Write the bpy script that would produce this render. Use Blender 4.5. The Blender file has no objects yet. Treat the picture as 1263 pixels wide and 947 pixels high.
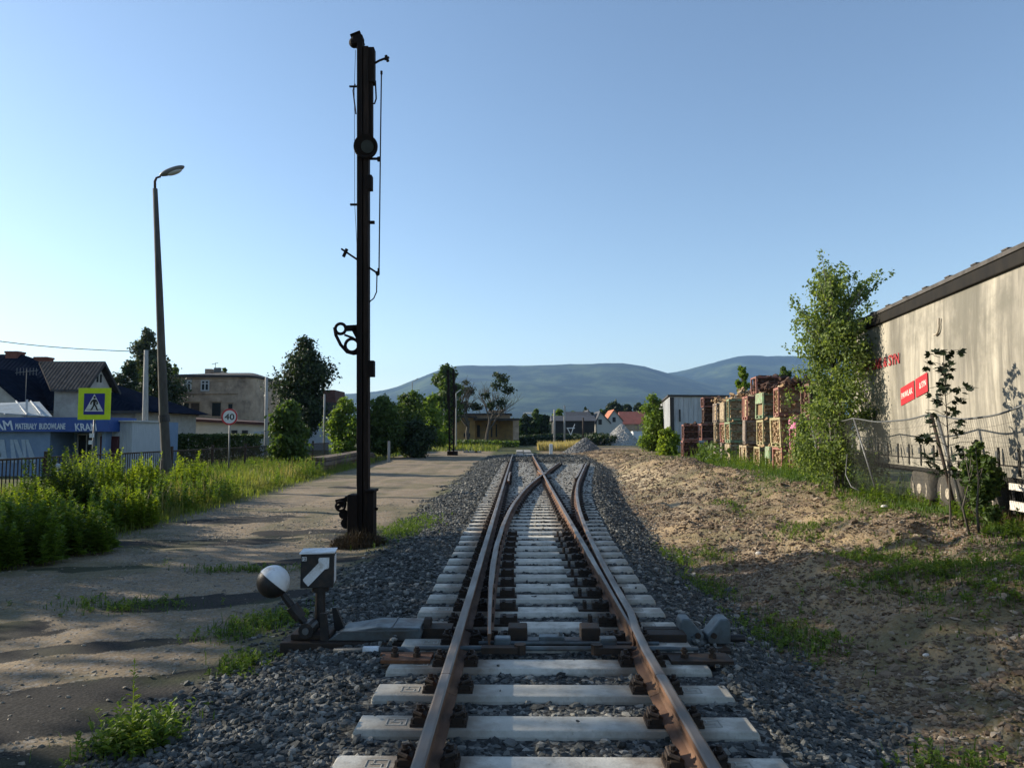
HAZE = 0.62e-4
SUN_EL, SUN_AZ, SUN_E = 21, 18, 5.0
SKY_E, AIR, DUST, OZ, EXPO = .110, 1.05, .4, 1.7, .86
SHADE = [(-21.5, 16.0, 14.5, 4.7, 2500, 'tall leafy tree left of the road shading the near track, farthest of the row'), (-22, 8, 15, 5.0, 3000, 'tall leafy tree left of the road, second of the row'),
         (-20.5, -.5, 15, 5.0, 4300, 'tall leafy tree left of the road level with the camera'), (-23, -9, 15, 5.2, 2600, 'tall leafy tree left of the road behind the camera')]
SHADE_BUSH = [(-15.6, 11.6, 4.2, 2.2, 'unseen high leafy bush added to shade the dirt road, farthest of the bushes'), (-15.8, 7.0, 4.6, 2.4, 'unseen high leafy bush added to shade the dirt road, second of the bushes'), (-15.2, 2.4, 4.5, 2.4, 'unseen high leafy bush added to shade the dirt road, third of the bushes'), (-15.2, -2.2, 4.6, 2.4, 'unseen high leafy bush added to shade the dirt road, level with the camera')]
import bpy, math, random
import numpy as np
from mathutils import Vector, Matrix
rng = np.random.default_rng(7)
random.seed(7)
R = math.radians
S = bpy.context.scene
COL = S.collection
# ------------------------------------------------------------------ camera
F, CX, CY = 900.0, 631.5, 473.5          # focal length and centre in photo pixels (1263 x 947)
EYE = Vector((0, 0, 1.86))
PITCH = math.atan(59.5 / F); YAW = math.atan(9 / F)
cam = bpy.data.cameras.new('camera'); camo = bpy.data.objects.new('camera', cam); COL.objects.link(camo)
cam.sensor_width = 36; cam.lens = F / 1263 * 36; cam.clip_start = .05; cam.clip_end = 60000
camo.location = EYE; camo.rotation_euler = (math.pi / 2 + PITCH, 0, YAW)
S.camera = camo
CR = camo.rotation_euler.to_matrix()
def ray(px, py): return CR @ Vector(((px - CX) / F, -(py - CY) / F, -1))
def at(px, py, y):
    """world point seen at photo pixel px,py in the plane world y"""
    d = ray(px, py); return EYE + d * (y / d.y)
def atz(px, py, z):
    d = ray(px, py); return EYE + d * ((z - EYE.z) / d.z)
def X(px, y): return at(px, 533, y).x
def Z(py, y, px=640): return at(px, py, y).z

# ------------------------------------------------------------------ tagging
def tag(o, label=None, cat=None, group=None, kind=None):
    if label: o['label'] = label
    if cat: o['category'] = cat
    if group: o['group'] = group
    if kind: o['kind'] = kind
    return o
def empty(name, loc, label=None, cat=None, group=None, rz=0):
    o = bpy.data.objects.new(name, None); COL.objects.link(o); o.location = loc; o.rotation_euler.z = rz
    o.empty_display_size = .2
    return tag(o, label, cat, group)
def worigin(o):
    v = Vector((0, 0, 0))
    while o is not None: v = v + Vector(o.location); o = o.parent
    return v
def kids(o): return [c for c in o.children]
def copy_tree(o, parent=None):
    c = o.copy(); COL.objects.link(c); c.parent = parent
    for ch in list(o.children): copy_tree(ch, c)
    return c

# ------------------------------------------------------------------ mesh builders
class MB:
    def __init__(s): s.v = []; s.f = []; s.m = []; s.mi = 0
    def add(s, vs, fs):
        n = len(s.v); s.v += [tuple(v) for v in vs]
        for f in fs: s.f.append(tuple(i + n for i in f)); s.m.append(s.mi)
        return s
    def box(s, c, d, rot=None, taper=1.0):
        hx, hy, hz = d[0] / 2, d[1] / 2, d[2] / 2
        vs = [Vector((sx * hx * (taper if sz > 0 else 1), sy * hy * (taper if sz > 0 else 1), sz * hz)) for sz in (-1, 1) for sy in (-1, 1) for sx in (-1, 1)]
        if rot is not None:
            M_ = Matrix.Rotation(rot, 3, 'Z') if isinstance(rot, (int, float)) else rot
            vs = [M_ @ v for v in vs]
        c = Vector(c)
        return s.add([v + c for v in vs], [(0, 2, 3, 1), (4, 5, 7, 6), (0, 1, 5, 4), (2, 6, 7, 3), (0, 4, 6, 2), (1, 3, 7, 5)])
    def bb(s, x0, x1, y0, y1, z0, z1): return s.box(((x0 + x1) / 2, (y0 + y1) / 2, (z0 + z1) / 2), (abs(x1 - x0), abs(y1 - y0), abs(z1 - z0)))
    def bar(s, p0, p1, w, h, up=(0, 0, 1)):
        p0, p1 = Vector(p0), Vector(p1); d = (p1 - p0); L = d.length; d.normalize()
        a = d.cross(Vector(up))
        if a.length < 1e-4: a = d.cross(Vector((1, 0, 0)))
        a.normalize(); b = a.cross(d)
        M_ = Matrix((a, d, b)).transposed()
        return s.box((p0 + p1) / 2, (w, L, h), M_)
    def tube(s, path, r, n=8, caps=True):
        path = [Vector(p) for p in path]; k = len(path)
        rs = r if isinstance(r, (list, tuple)) else [r] * k
        vs = []; fs = []; a = None
        for i, p in enumerate(path):
            d = (path[min(i + 1, k - 1)] - path[max(i - 1, 0)]).normalized()
            if a is None:
                a = d.cross(Vector((0, 0, 1)))
                if a.length < 1e-3: a = d.cross(Vector((1, 0, 0)))
            else: a = a - d * a.dot(d)
            a.normalize(); b = d.cross(a)
            for j in range(n):
                t = 2 * math.pi * j / n
                vs.append(p + (a * math.cos(t) + b * math.sin(t)) * rs[i])
        for i in range(k - 1):
            for j in range(n):
                fs.append((i * n + j, i * n + (j + 1) % n, (i + 1) * n + (j + 1) % n, (i + 1) * n + j))
        if caps: fs.append(tuple(range(n - 1, -1, -1))); fs.append(tuple(range((k - 1) * n, k * n)))
        return s.add(vs, fs)
    def cyl(s, p0, p1, r0, r1=None, n=14): return s.tube([p0, p1], [r0, r0 if r1 is None else r1], n)
    def ring(s, c, axis, r, t, n=22, m=6):
        axis = Vector(axis).normalized(); a = axis.cross(Vector((0, 0, 1)))
        if a.length < 1e-3: a = Vector((1, 0, 0))
        a.normalize(); b = axis.cross(a); c = Vector(c); vs = []; fs = []
        for i in range(n):
            u = 2 * math.pi * i / n; d = a * math.cos(u) + b * math.sin(u)
            for j in range(m):
                w = 2 * math.pi * j / m; vs.append(c + d * (r + t * math.cos(w)) + axis * (t * math.sin(w)))
        for i in range(n):
            for j in range(m): fs.append((i * m + j, ((i + 1) % n) * m + j, ((i + 1) % n) * m + (j + 1) % m, i * m + (j + 1) % m))
        return s.add(vs, fs)
    def ball(s, c, r, nu=20, nv=12, sc=(1, 1, 1), rot=None):
        vs = []; fs = []; c = Vector(c)
        for i in range(nv + 1):
            t = math.pi * i / nv
            for j in range(nu):
                u = 2 * math.pi * j / nu
                p = Vector((math.sin(t) * math.cos(u) * sc[0], math.sin(t) * math.sin(u) * sc[1], math.cos(t) * sc[2])) * r
                vs.append(c + (rot @ p if rot is not None else p))
        for i in range(nv):
            for j in range(nu): fs.append((i * nu + j, (i + 1) * nu + j, (i + 1) * nu + (j + 1) % nu, i * nu + (j + 1) % nu))
        return s.add(vs, fs)
    def prism(s, pts, o, ux, uy, d):
        """polygon pts (u,v) in the plane o + u*ux + v*uy, extruded by vector d"""
        o, ux, uy, d = Vector(o), Vector(ux), Vector(uy), Vector(d); n = len(pts)
        vs = [o + ux * u + uy * v for u, v in pts]; vs += [v + d for v in vs]
        fs = [tuple(range(n - 1, -1, -1)), tuple(range(n, 2 * n))] + [(i, (i + 1) % n, n + (i + 1) % n, n + i) for i in range(n)]
        return s.add(vs, fs)
    def sweep(s, path, prof, ws=None, caps=True):
        """profile (lateral,z) swept along a path of (x,y,z), lateral = to the right"""
        path = [Vector(p) for p in path]; k = len(path); n = len(prof); vs = []; fs = []
        for i, p in enumerate(path):
            d = path[min(i + 1, k - 1)] - path[max(i - 1, 0)]; d.z = 0; d.normalize(); a = Vector((d.y, -d.x, 0))
            w = ws[i] if ws else 1
            for u, z in prof: vs.append(p + a * (u * w) + Vector((0, 0, z)))
        for i in range(k - 1):
            for j in range(n): fs.append((i * n + j, i * n + (j + 1) % n, (i + 1) * n + (j + 1) % n, (i + 1) * n + j))
        if caps: fs.append(tuple(range(n))); fs.append(tuple(range(k * n - 1, (k - 1) * n - 1, -1)))
        return s.add(vs, fs)
    def build(s, name, mats, parent=None, smooth=False, bevel=0, local=False, segs=2):
        me = bpy.data.meshes.new(name)
        off = Vector((0, 0, 0)) if (parent is None or local) else worigin(parent)
        me.from_pydata([tuple(Vector(v) - off) for v in s.v], [], s.f)
        if not isinstance(mats, (list, tuple)): mats = [mats]
        for m in mats: me.materials.append(m)
        me.polygons.foreach_set('material_index', s.m)
        if smooth: me.polygons.foreach_set('use_smooth', [True] * len(s.f))
        import bmesh
        b = bmesh.new(); b.from_mesh(me); bmesh.ops.recalc_face_normals(b, faces=b.faces); b.to_mesh(me); b.free()
        o = bpy.data.objects.new(name, me); COL.objects.link(o); o.parent = parent
        if bevel:
            md = o.modifiers.new('bevel', 'BEVEL'); md.width = bevel; md.segments = segs; md.limit_method = 'ANGLE'; md.angle_limit = R(40)
        if smooth and bevel == 0:
            pass
        return o
def recenter(o):
    """move a single-mesh thing's origin to the bottom centre of its bounds"""
    me = o.data; n = len(me.vertices); co = np.empty(n * 3, np.float32); me.vertices.foreach_get('co', co); co = co.reshape(-1, 3)
    c = np.array([(co[:, 0].min() + co[:, 0].max()) / 2, (co[:, 1].min() + co[:, 1].max()) / 2, co[:, 2].min()], np.float32)
    me.vertices.foreach_set('co', (co - c).ravel()); o.location = Vector(c.tolist()) + o.location
    return o
def np_mesh(name, V, Fc, mat, parent=None, smooth=False, attrs=None, local=False):
    """V (n,3), Fc (m,k) constant polygon size"""
    V = np.asarray(V, np.float32)
    if parent is not None and not local: V = V - np.array(worigin(parent), np.float32)
    Fc = np.asarray(Fc, np.int32); m, k = Fc.shape
    me = bpy.data.meshes.new(name); me.vertices.add(len(V)); me.vertices.foreach_set('co', np.ascontiguousarray(V).ravel())
    me.loops.add(m * k); me.loops.foreach_set('vertex_index', np.ascontiguousarray(Fc).ravel())
    me.polygons.add(m); me.polygons.foreach_set('loop_start', np.arange(0, m * k, k, dtype=np.int32))
    me.polygons.foreach_set('loop_total', np.full(m, k, np.int32))
    me.polygons.foreach_set('use_smooth', np.full(m, smooth, bool))
    me.materials.append(mat)
    for nm, arr in (attrs or {}).items():
        a = me.attributes.new(nm, 'FLOAT_COLOR', 'POINT')
        a.data.foreach_set('color', np.ascontiguousarray(np.asarray(arr, np.float32)).ravel())
    me.update(calc_edges=True); me.validate()
    o = bpy.data.objects.new(name, me); COL.objects.link(o); o.parent = parent
    return o

# ------------------------------------------------------------------ noise
def _h(ix, iy, s):
    n = (ix * 374761393 + iy * 668265263 + s * 974711) & 0x7fffffff
    n = ((n ^ (n >> 13)) * 1274126177) & 0x7fffffff
    return ((n ^ (n >> 16)) & 0xffff) / 65535.0
def vnoise(x, y, s=0):
    x = np.asarray(x, float); y = np.asarray(y, float)
    ix = np.floor(x).astype(np.int64); iy = np.floor(y).astype(np.int64); fx = x - ix; fy = y - iy
    fx = fx * fx * (3 - 2 * fx); fy = fy * fy * (3 - 2 * fy)
    return (_h(ix, iy, s) * (1 - fx) + _h(ix + 1, iy, s) * fx) * (1 - fy) + (_h(ix, iy + 1, s) * (1 - fx) + _h(ix + 1, iy + 1, s) * fx) * fy
def fbm(x, y, s=0, o=4):
    t = 0; a = .5; n = 0
    for i in range(o): t = t + a * vnoise(x * 2 ** i, y * 2 ** i, s + i); n += a; a *= .5
    return t / n
def sstep(a, b, x):
    t = np.clip((np.asarray(x, float) - a) / (b - a), 0, 1); return t * t * (3 - 2 * t)

# ------------------------------------------------------------------ materials
def NT(name):
    m = bpy.data.materials.new(name); m.use_nodes = True; nt = m.node_tree; nt.nodes.clear(); return m, nt
def nd(nt, t, **kw):
    n = nt.nodes.new(t)
    for k, v in kw.items():
        if k.startswith('i_'): n.inputs[k[2:].replace('_', ' ')].default_value = v
        else: setattr(n, k, v)
    return n
def rgba(c): return (c[0], c[1], c[2], 1)
def mixc(nt, fac, a, b, typ='MIX'):
    n = nt.nodes.new('ShaderNodeMix'); n.data_type = 'RGBA'; n.blend_type = typ
    for sock, v in ((n.inputs[0], fac), (n.inputs[6], a), (n.inputs[7], b)):
        if isinstance(v, (int, float)): sock.default_value = v
        elif isinstance(v, (tuple, list)): sock.default_value = rgba(v)
        else: nt.links.new(v, sock)
    return n.outputs[2]
def math_(nt, op, a, b=0.0, clamp=False):
    n = nt.nodes.new('ShaderNodeMath'); n.operation = op; n.use_clamp = clamp
    for s, v in ((n.inputs[0], a), (n.inputs[1], b)):
        if isinstance(v, (int, float)): s.default_value = v
        else: nt.links.new(v, s)
    return n.outputs[0]
def ramp(nt, fac, stops):
    n = nt.nodes.new('ShaderNodeValToRGB'); cr = n.color_ramp
    while len(cr.elements) < len(stops): cr.elements.new(.5)
    for e, (p, c) in zip(cr.elements, stops): e.position = p; e.color = rgba(c) if isinstance(c, (tuple, list)) else (c, c, c, 1)
    nt.links.new(fac, n.inputs[0]); return n.outputs[0]
def coords(nt, sc=(1, 1, 1)):
    tc = nt.nodes.new('ShaderNodeTexCoord'); mp = nt.nodes.new('ShaderNodeMapping'); mp.inputs['Scale'].default_value = sc
    nt.links.new(tc.outputs['Object'], mp.inputs[0]); return mp.outputs[0]
def noise(nt, vec, scale, detail=5, rough=.55):
    n = nd(nt, 'ShaderNodeTexNoise'); n.inputs['Scale'].default_value = scale; n.inputs['Detail'].default_value = detail; n.inputs['Roughness'].default_value = rough
    nt.links.new(vec, n.inputs['Vector']); return n.outputs[0]
def voro(nt, vec, scale, feat='F1', out=0):
    n = nd(nt, 'ShaderNodeTexVoronoi'); n.feature = feat; n.inputs['Scale'].default_value = scale
    nt.links.new(vec, n.inputs['Vector']); return n.outputs[out]
def finish(nt, col, rough=.8, metal=0, bump=None, bdist=.01, bstr=.6, spec=.5, normal=None):
    p = nd(nt, 'ShaderNodeBsdfPrincipled'); o = nd(nt, 'ShaderNodeOutputMaterial')
    for k, v in (('Base Color', col), ('Roughness', rough), ('Metallic', metal), ('Specular IOR Level', spec)):
        s = p.inputs[k]
        if isinstance(v, (tuple, list)): s.default_value = rgba(v)
        elif isinstance(v, (int, float)): s.default_value = v
        else: nt.links.new(v, s)
    if bump is not None:
        b = nd(nt, 'ShaderNodeBump'); b.inputs['Strength'].default_value = bstr; b.inputs['Distance'].default_value = bdist
        nt.links.new(bump, b.inputs['Height']); nt.links.new(b.outputs[0], p.inputs['Normal'])
    nt.links.new(p.outputs[0], o.inputs[0]); return p
def M(name, c1, c2=None, scale=6, rough=.8, metal=0, bump=.004, bscale=None, sc=(1, 1, 1), lo=.35, hi=.68, spec=.4, c3=None, s3=2.0):
    """two-tone procedural surface with grime noise and a little relief"""
    m, nt = NT(name); v = coords(nt, sc)
    c2 = c2 or tuple(x * .7 for x in c1)
    n = noise(nt, v, scale, 6, .62)
    col = mixc(nt, ramp(nt, n, [(lo, 0.0), (hi, 1.0)]), c1, c2)
    if c3: col = mixc(nt, ramp(nt, noise(nt, v, s3, 5, .7), [(.5, 0.0), (.68, 1.0)]), col, c3)
    b = noise(nt, v, bscale or scale * 6, 4, .6)
    rr = ramp(nt, n, [(.3, max(rough - .12, .05)), (.7, min(rough + .12, 1))])
    finish(nt, col, rr, metal, b, bump, .7, spec); return m
def leafmat(name, c1, c2, transl=.35, cbig=None):
    m, nt = NT(name)
    g = nd(nt, 'ShaderNodeNewGeometry'); v = coords(nt)
    f = g.outputs['Random Per Island']
    col = mixc(nt, f, c1, c2)
    if cbig: col = mixc(nt, ramp(nt, noise(nt, v, .9, 3), [(.42, 0.0), (.62, 1.0)]), col, cbig)
    d = nd(nt, 'ShaderNodeBsdfPrincipled'); d.inputs['Roughness'].default_value = .55; d.inputs['Specular IOR Level'].default_value = .3
    nt.links.new(col, d.inputs['Base Color'])
    t = nd(nt, 'ShaderNodeBsdfTranslucent')
    tc = mixc(nt, .6, col, (.5, .7, .05), 'MIX') if False else mixc(nt, 1.0, col, (1.5, 1.5, .7), 'MULTIPLY')
    nt.links.new(tc, t.inputs[0])
    mx = nd(nt, 'ShaderNodeMixShader'); mx.inputs[0].default_value = transl
    nt.links.new(d.outputs[0], mx.inputs[1]); nt.links.new(t.outputs[0], mx.inputs[2])
    o = nd(nt, 'ShaderNodeOutputMaterial'); nt.links.new(mx.outputs[0], o.inputs[0]); return m
def stonemat(name, c1, c2, c3=None, rough=.85):
    m, nt = NT(name); g = nd(nt, 'ShaderNodeNewGeometry'); v = coords(nt)
    st = [(0, c1), (.75, c2), (1, c3 or c2)]
    col = ramp(nt, g.outputs['Random Per Island'], st)
    col = mixc(nt, .35, col, ramp(nt, noise(nt, v, 60, 3), [(.3, tuple(x * .5 for x in c1)), (.7, c2)]))
    finish(nt, col, rough, 0, noise(nt, v, 120, 3), .003, .6, .3); return m
def plain(name, c, rough=.6, metal=0, spec=.5):
    m, nt = NT(name); v = coords(nt); n = noise(nt, v, 9, 4)
    finish(nt, mixc(nt, ramp(nt, n, [(.4, 0.0), (.8, 1.0)]), c, tuple(x * .78 for x in c)), rough, metal, spec=spec); return m

# ------------------------------------------------------------------ lettering
def text_mesh(s, mb, o, ux, uy, w, h, d=.004, shear=0.0, bold=True):
    """solid letters fitted to w x h at o (lower left), along ux / uy; added to mb"""
    cu = bpy.data.curves.new('t', 'FONT'); cu.body = s; cu.extrude = .02; cu.shear = shear; cu.resolution_u = 3
    if bold: cu.bevel_depth = .014; cu.bevel_resolution = 0
    ob = bpy.data.objects.new('t', cu); COL.objects.link(ob)
    dg = bpy.context.evaluated_depsgraph_get(); me = bpy.data.meshes.new_from_object(ob.evaluated_get(dg))
    vs = [v.co.copy() for v in me.vertices]; fs = [tuple(p.vertices) for p in me.polygons]
    bpy.data.objects.remove(ob); bpy.data.curves.remove(cu); bpy.data.meshes.remove(me)
    x0 = min(v.x for v in vs); x1 = max(v.x for v in vs); y0 = min(v.y for v in vs); y1 = max(v.y for v in vs)
    o, ux, uy = Vector(o), Vector(ux).normalized(), Vector(uy).normalized(); un = ux.cross(uy)
    mb.add([o + ux * ((v.x - x0) / (x1 - x0) * w) + uy * ((v.y - y0) / (y1 - y0) * h) + un * (d if v.z > 0 else -.002) for v in vs], fs)
    return mb
# ------------------------------------------------------------------ track geometry
XL, XR = -0.515, 0.985                     # rail centres of the straight track
def offc(y):
    y = np.asarray(y, float)
    return np.where(y < 6, 0, np.where(y < 27.1, (y - 6) ** 2 / 380, 1.171 + (y - 27.1) * .111))
def rend(y): return 1.535 + np.minimum(offc(y), 2.75)
def lend(y): return np.full_like(np.asarray(y, float), -1.07)
def zg(x, y, fine=True):
    x = np.asarray(x, float); y = np.asarray(y, float)
    far = sstep(55, 75, y)
    wob = (fbm(x * .5, y * .5, 3) - .5) * .5
    road = -.22 + (fbm(x * .35, y * .22, 11) - .5) * .12 * (1 - sstep(70, 90, y))
    xl = -1.3 + wob * .3; xr = rend(y) + .12 + wob * .3
    B = .52 * (1 - sstep(18, 34, y)) + .26 * sstep(18, 34, y) - .3 * sstep(50, 95, y)
    bank = -.36 * (1 - sstep(40, 60, y)) - .12 * sstep(40, 60, y)
    x0 = rend(y) + .95
    w = 5.2 - np.minimum(offc(y), 2.7) * .6
    tt = np.clip((x - x0) / w, 0, 1)
    rise = bank + (B - bank) * (tt ** .8 * .55 + sstep(0, 1, tt) * .45)
    bump = (fbm(x * .7, y * .5, 21) - .5) * .6 + (fbm(x * 2.2, y * 2.2, 31, 3) - .5) * .24 + (fbm(x * 5, y * 5, 33, 2) - .5) * .09
    rise = rise + bump * sstep(0, .25, tt) * (1 - .55 * sstep(.8, 1.0, tt)) * (1 - .8 * sstep(60, 90, y))
    # a low spoil ridge of sand and rubble
    rise = rise + .5 * np.exp(-((x - (6.6 - .018 * (y - 30))) / 1.5) ** 2) * np.exp(-((y - 33) / 8.0) ** 2)
    z = np.where(x > (x0 - .9), rise, road)
    crest = -.052 + .030 * sstep(10, 17, y) + (fbm(x * 6, y * 6, 5, 2) - .5) * .03
    sl = sstep(-3.1, 0, x - xl + 0) if False else np.clip((x + 3.0 + wob) / (xl + 3.0 + wob), 0, 1)
    zl = -.22 + (crest + .22) * sstep(0, 1, sl)
    sr = np.clip((x - xr) / .95, 0, 1)
    zr = crest + (bank - crest) * sr
    inb = (x < xr)
    z = np.where((x > -3.0 - wob) & inb, np.maximum(np.where(x < xl, zl, crest), road - .3), z)
    z = np.where((x >= xr) & (x < x0 - .9 + .001), zr, z)
    z = np.where((x >= xr), np.maximum(np.where(sr < 1, zr, -9), np.where(x > x0 - .9, rise, -9)), z)
    zf = -.15 + (fbm(x * .05, y * .05, 41, 3) - .5) * .3
    z = z * (1 - far) + np.where(x > 5, np.where(y < 95, rise, zf), zf) * far
    z = z - .34 * sstep(.0, .75, x - (7.45 + .137 * (y - 15))) * (1 - sstep(19, 24, y)) * (y < 24)
    left = sstep(-8.0, -12, x)
    z = z - .1 * left
    ruts = np.exp(-((x + 4.6 + .25 * np.sin(y * .13)) / .28) ** 2) + np.exp(-((x + 6.3 + .25 * np.sin(y * .13)) / .28) ** 2)
    z = z - .022 * ruts * (1 - far)
    return z
def g1(x, y): return float(zg(np.array([x]), np.array([y]))[0])
def gp(px, y):
    x = X(px, y); return Vector((x, y, g1(x, y)))

# masks -------------------------------------------------------------
def masks(x, y):
    wob = (fbm(x * .9, y * .9, 51) - .5); wb2 = (fbm(x * 3, y * 3, 52) - .5)
    xr = rend(y) + .55
    bal = sstep(-2.95, -2.25, x + wob * 1.2 + wb2 * .6) * (1 - sstep(-.1, .5, x - xr - .35 + wob * .6)) * (1 - sstep(58, 72, y))
    redge = -8.0 - .06 * np.clip(y - 17, -20, 20) - .05 * np.clip(y - 37, 0, 60)
    road = sstep(-.7, .5, x - redge + wob * 1.6 + wb2 * .6) * (1 - sstep(-3.2, -2.2, x)) * (1 - sstep(78, 92, y))
    bank = sstep(1.8, 2.4, x) * (1 - sstep(-.8, .6, x - (7.4 + .10 * (y - 18)) + wob * 2.2)) * (1 - sstep(95, 120, y))
    sand = np.exp(-((x - (4.6 + .02 * (y - 20))) / .9) ** 2) * sstep(9, 20, y) * (1 - sstep(50, 60, y)) * sstep(.38, .6, fbm(x * .9, y * .5, 61))
    sand = np.maximum(sand, np.exp(-((x - 4.9) / 1.0) ** 2 - ((y - 29) / 7.0) ** 2))
    sand = np.maximum(sand, .9 * np.exp(-((x - 2.55) / .22) ** 2 - ((y - 5.7) / .6) ** 2))
    gr = sstep(.5, .64, fbm(x * .8, y * .8, 71)) * .55
    for cx, cy, rx, ry, a in GRASS_SPOTS:
        gr = np.maximum(gr, a * np.exp(-((x - cx) / rx) ** 2 - ((y - cy) / ry) ** 2) * (.6 + .8 * fbm(x * 3, y * 3, 73)))
    dk = np.zeros_like(x)
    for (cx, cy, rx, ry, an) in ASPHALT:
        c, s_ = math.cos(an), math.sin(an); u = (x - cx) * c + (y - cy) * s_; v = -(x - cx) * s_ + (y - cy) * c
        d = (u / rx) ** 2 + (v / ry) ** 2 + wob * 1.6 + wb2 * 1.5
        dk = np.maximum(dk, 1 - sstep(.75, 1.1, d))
    return bal, road, bank, sand, gr, dk
def gxy(px, py, z=-.2):
    v = atz(px, py, z); return v.x, v.y
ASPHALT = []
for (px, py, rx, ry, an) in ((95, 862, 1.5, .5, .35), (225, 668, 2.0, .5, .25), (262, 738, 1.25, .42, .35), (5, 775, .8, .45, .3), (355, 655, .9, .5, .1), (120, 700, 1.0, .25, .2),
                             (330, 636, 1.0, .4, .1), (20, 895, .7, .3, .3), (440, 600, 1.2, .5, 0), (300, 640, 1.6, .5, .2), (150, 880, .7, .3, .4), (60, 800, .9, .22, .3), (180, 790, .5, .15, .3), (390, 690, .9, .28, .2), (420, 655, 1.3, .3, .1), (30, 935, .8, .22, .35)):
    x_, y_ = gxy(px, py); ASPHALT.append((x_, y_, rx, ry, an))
GRASS_SPOTS = []
for (px, py, rx, ry, a) in ((500, 655, .55, 1.8, 1.0), (970, 772, .5, .8, .9), (875, 715, .35, .9, .5), (835, 680, .28, 1.0, .45), (1185, 690, 1.0, .9, .9), (1090, 668, .7, .7, .6), (1000, 640, .6, 1.0, .6),
                            (300, 775, .35, .5, .7), (340, 765, .4, .4, .7), (300, 825, .25, .3, .6), (160, 915, .3, .35, 1.0), (1180, 935, .3, .3, .8), (880, 680, .3, .8, .25), (1240, 715, .8, .5, .6), (1120, 690, .8, .5, .7), (1060, 665, .4, .5, .4), (900, 640, .3, 1.2, .3), (150, 745, .8, .3, .45), (300, 700, .9, .25, .4)):
    x_, y_ = gxy(px, py, .32 if px > 985 and py < 760 else -.2); GRASS_SPOTS.append((x_, y_, rx, ry, a))

def axis(parts):
    out = []
    for a, b, st in parts: out += list(np.arange(a, b, st))
    return np.array(out + [parts[-1][1]])
def geo(a, b, f):
    out = [a]
    while out[-1] < b: out.append(out[-1] * f)
    return np.array(out)
gx = np.concatenate([-geo(40, 9000, 1.25)[::-1], axis([(-38, -14, 1.0), (-14, -8.5, .3), (-8.5, 9, .11), (9, 14, .3), (14, 40, 1.0)]), geo(46, 9000, 1.25)])
gy = np.concatenate([axis([(-40, 0, 2.0), (0, 2.5, .5), (2.5, 17, .11), (17, 45, .3), (45, 120, 1.0)]), geo(124, 9000, 1.2)])
GX, GY = np.meshgrid(gx, gy); fx, fy = GX.ravel(), GY.ravel()
GZ = zg(fx, fy)
bal, road_, bank_, sand_, gr_, dk_ = masks(fx, fy)
A1 = np.stack([bal, road_, bank_, np.ones_like(bal)], 1); A2 = np.stack([sand_, gr_, dk_, np.ones_like(bal)], 1)
NXg, NYg = len(gx), len(gy)
idx = np.arange(NXg * NYg).reshape(NYg, NXg)
Q = np.stack([idx[:-1, :-1], idx[:-1, 1:], idx[1:, 1:], idx[1:, :-1]], -1).reshape(-1, 4)
# surface: ballast stones, tan dirt road, rubble bank, grass cover - one blended procedural material
gm, nt = NT('ground_surface'); v = coords(nt)
a1 = nd(nt, 'ShaderNodeAttribute', attribute_name='wa'); a2 = nd(nt, 'ShaderNodeAttribute', attribute_name='wb')
s1 = nd(nt, 'ShaderNodeSeparateColor'); nt.links.new(a1.outputs['Color'], s1.inputs[0])
s2 = nd(nt, 'ShaderNodeSeparateColor'); nt.links.new(a2.outputs['Color'], s2.inputs[0])
nf = noise(nt, v, 14, 6, .65); nm = noise(nt, v, 2.2, 5, .6); nl = noise(nt, v, .35, 4, .6); nff = noise(nt, v, 70, 3, .6)
peb = voro(nt, v, 26, out=1); pebd = voro(nt, v, 26)
pebs = nd(nt, 'ShaderNodeSeparateColor'); nt.links.new(peb, pebs.inputs[0])
grass_c = mixc(nt, ramp(nt, nm, [(.35, 0.0), (.65, 1.0)]), (.045, .065, .02), (.11, .10, .045))
road_c = mixc(nt, ramp(nt, nf, [(.3, 0.0), (.7, 1.0)]), (.33, .24, .145), (.17, .128, .082))
road_c = mixc(nt, ramp(nt, nm, [(.45, 0.0), (.7, .75)]), road_c, (.40, .30, .185))
road_c = mixc(nt, ramp(nt, pebs.outputs[0], [(.75, 0.0), (.8, .6)]), road_c, (.30, .28, .25))
ng = noise(nt, v, 38, 5, .75)
road_c = mixc(nt, ramp(nt, ng, [(.42, 0.0), (.62, .75)]), road_c, (.115, .092, .066))
road_c = mixc(nt, ramp(nt, nff, [(.6, 0.0), (.72, .6)]), road_c, (.42, .36, .28))
soil_c = mixc(nt, ramp(nt, nf, [(.3, 0.0), (.7, 1.0)]), (.19, .122, .068), (.072, .042, .024))
soil_c = mixc(nt, ramp(nt, pebs.outputs[0], [(.45, 0.0), (.5, .7)]), soil_c, (.24, .20, .155))
soil_c = mixc(nt, ramp(nt, nl, [(.4, 0.0), (.62, .8)]), soil_c, (.36, .26, .145))
bal_c = ramp(nt, pebs.outputs[1], [(0, (.02, .02, .019)), (.6, (.07, .07, .065)), (1, (.22, .215, .19))])  # dark bed tones stand in for shade in the gaps between stones
c = mixc(nt, s1.outputs[2], grass_c, soil_c)
c = mixc(nt, s1.outputs[1], c, road_c)
c = mixc(nt, s2.outputs[0], c, mixc(nt, nf, (.50, .40, .25), (.38, .30, .19)))
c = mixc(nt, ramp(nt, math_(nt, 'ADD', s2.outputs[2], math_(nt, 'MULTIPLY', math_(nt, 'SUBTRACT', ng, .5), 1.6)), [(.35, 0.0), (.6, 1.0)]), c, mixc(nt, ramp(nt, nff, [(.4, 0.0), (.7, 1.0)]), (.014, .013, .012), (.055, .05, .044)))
c = mixc(nt, math_(nt, 'MULTIPLY', s2.outputs[1], .85, True), c, grass_c)
c = mixc(nt, s1.outputs[0], c, bal_c)
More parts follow.
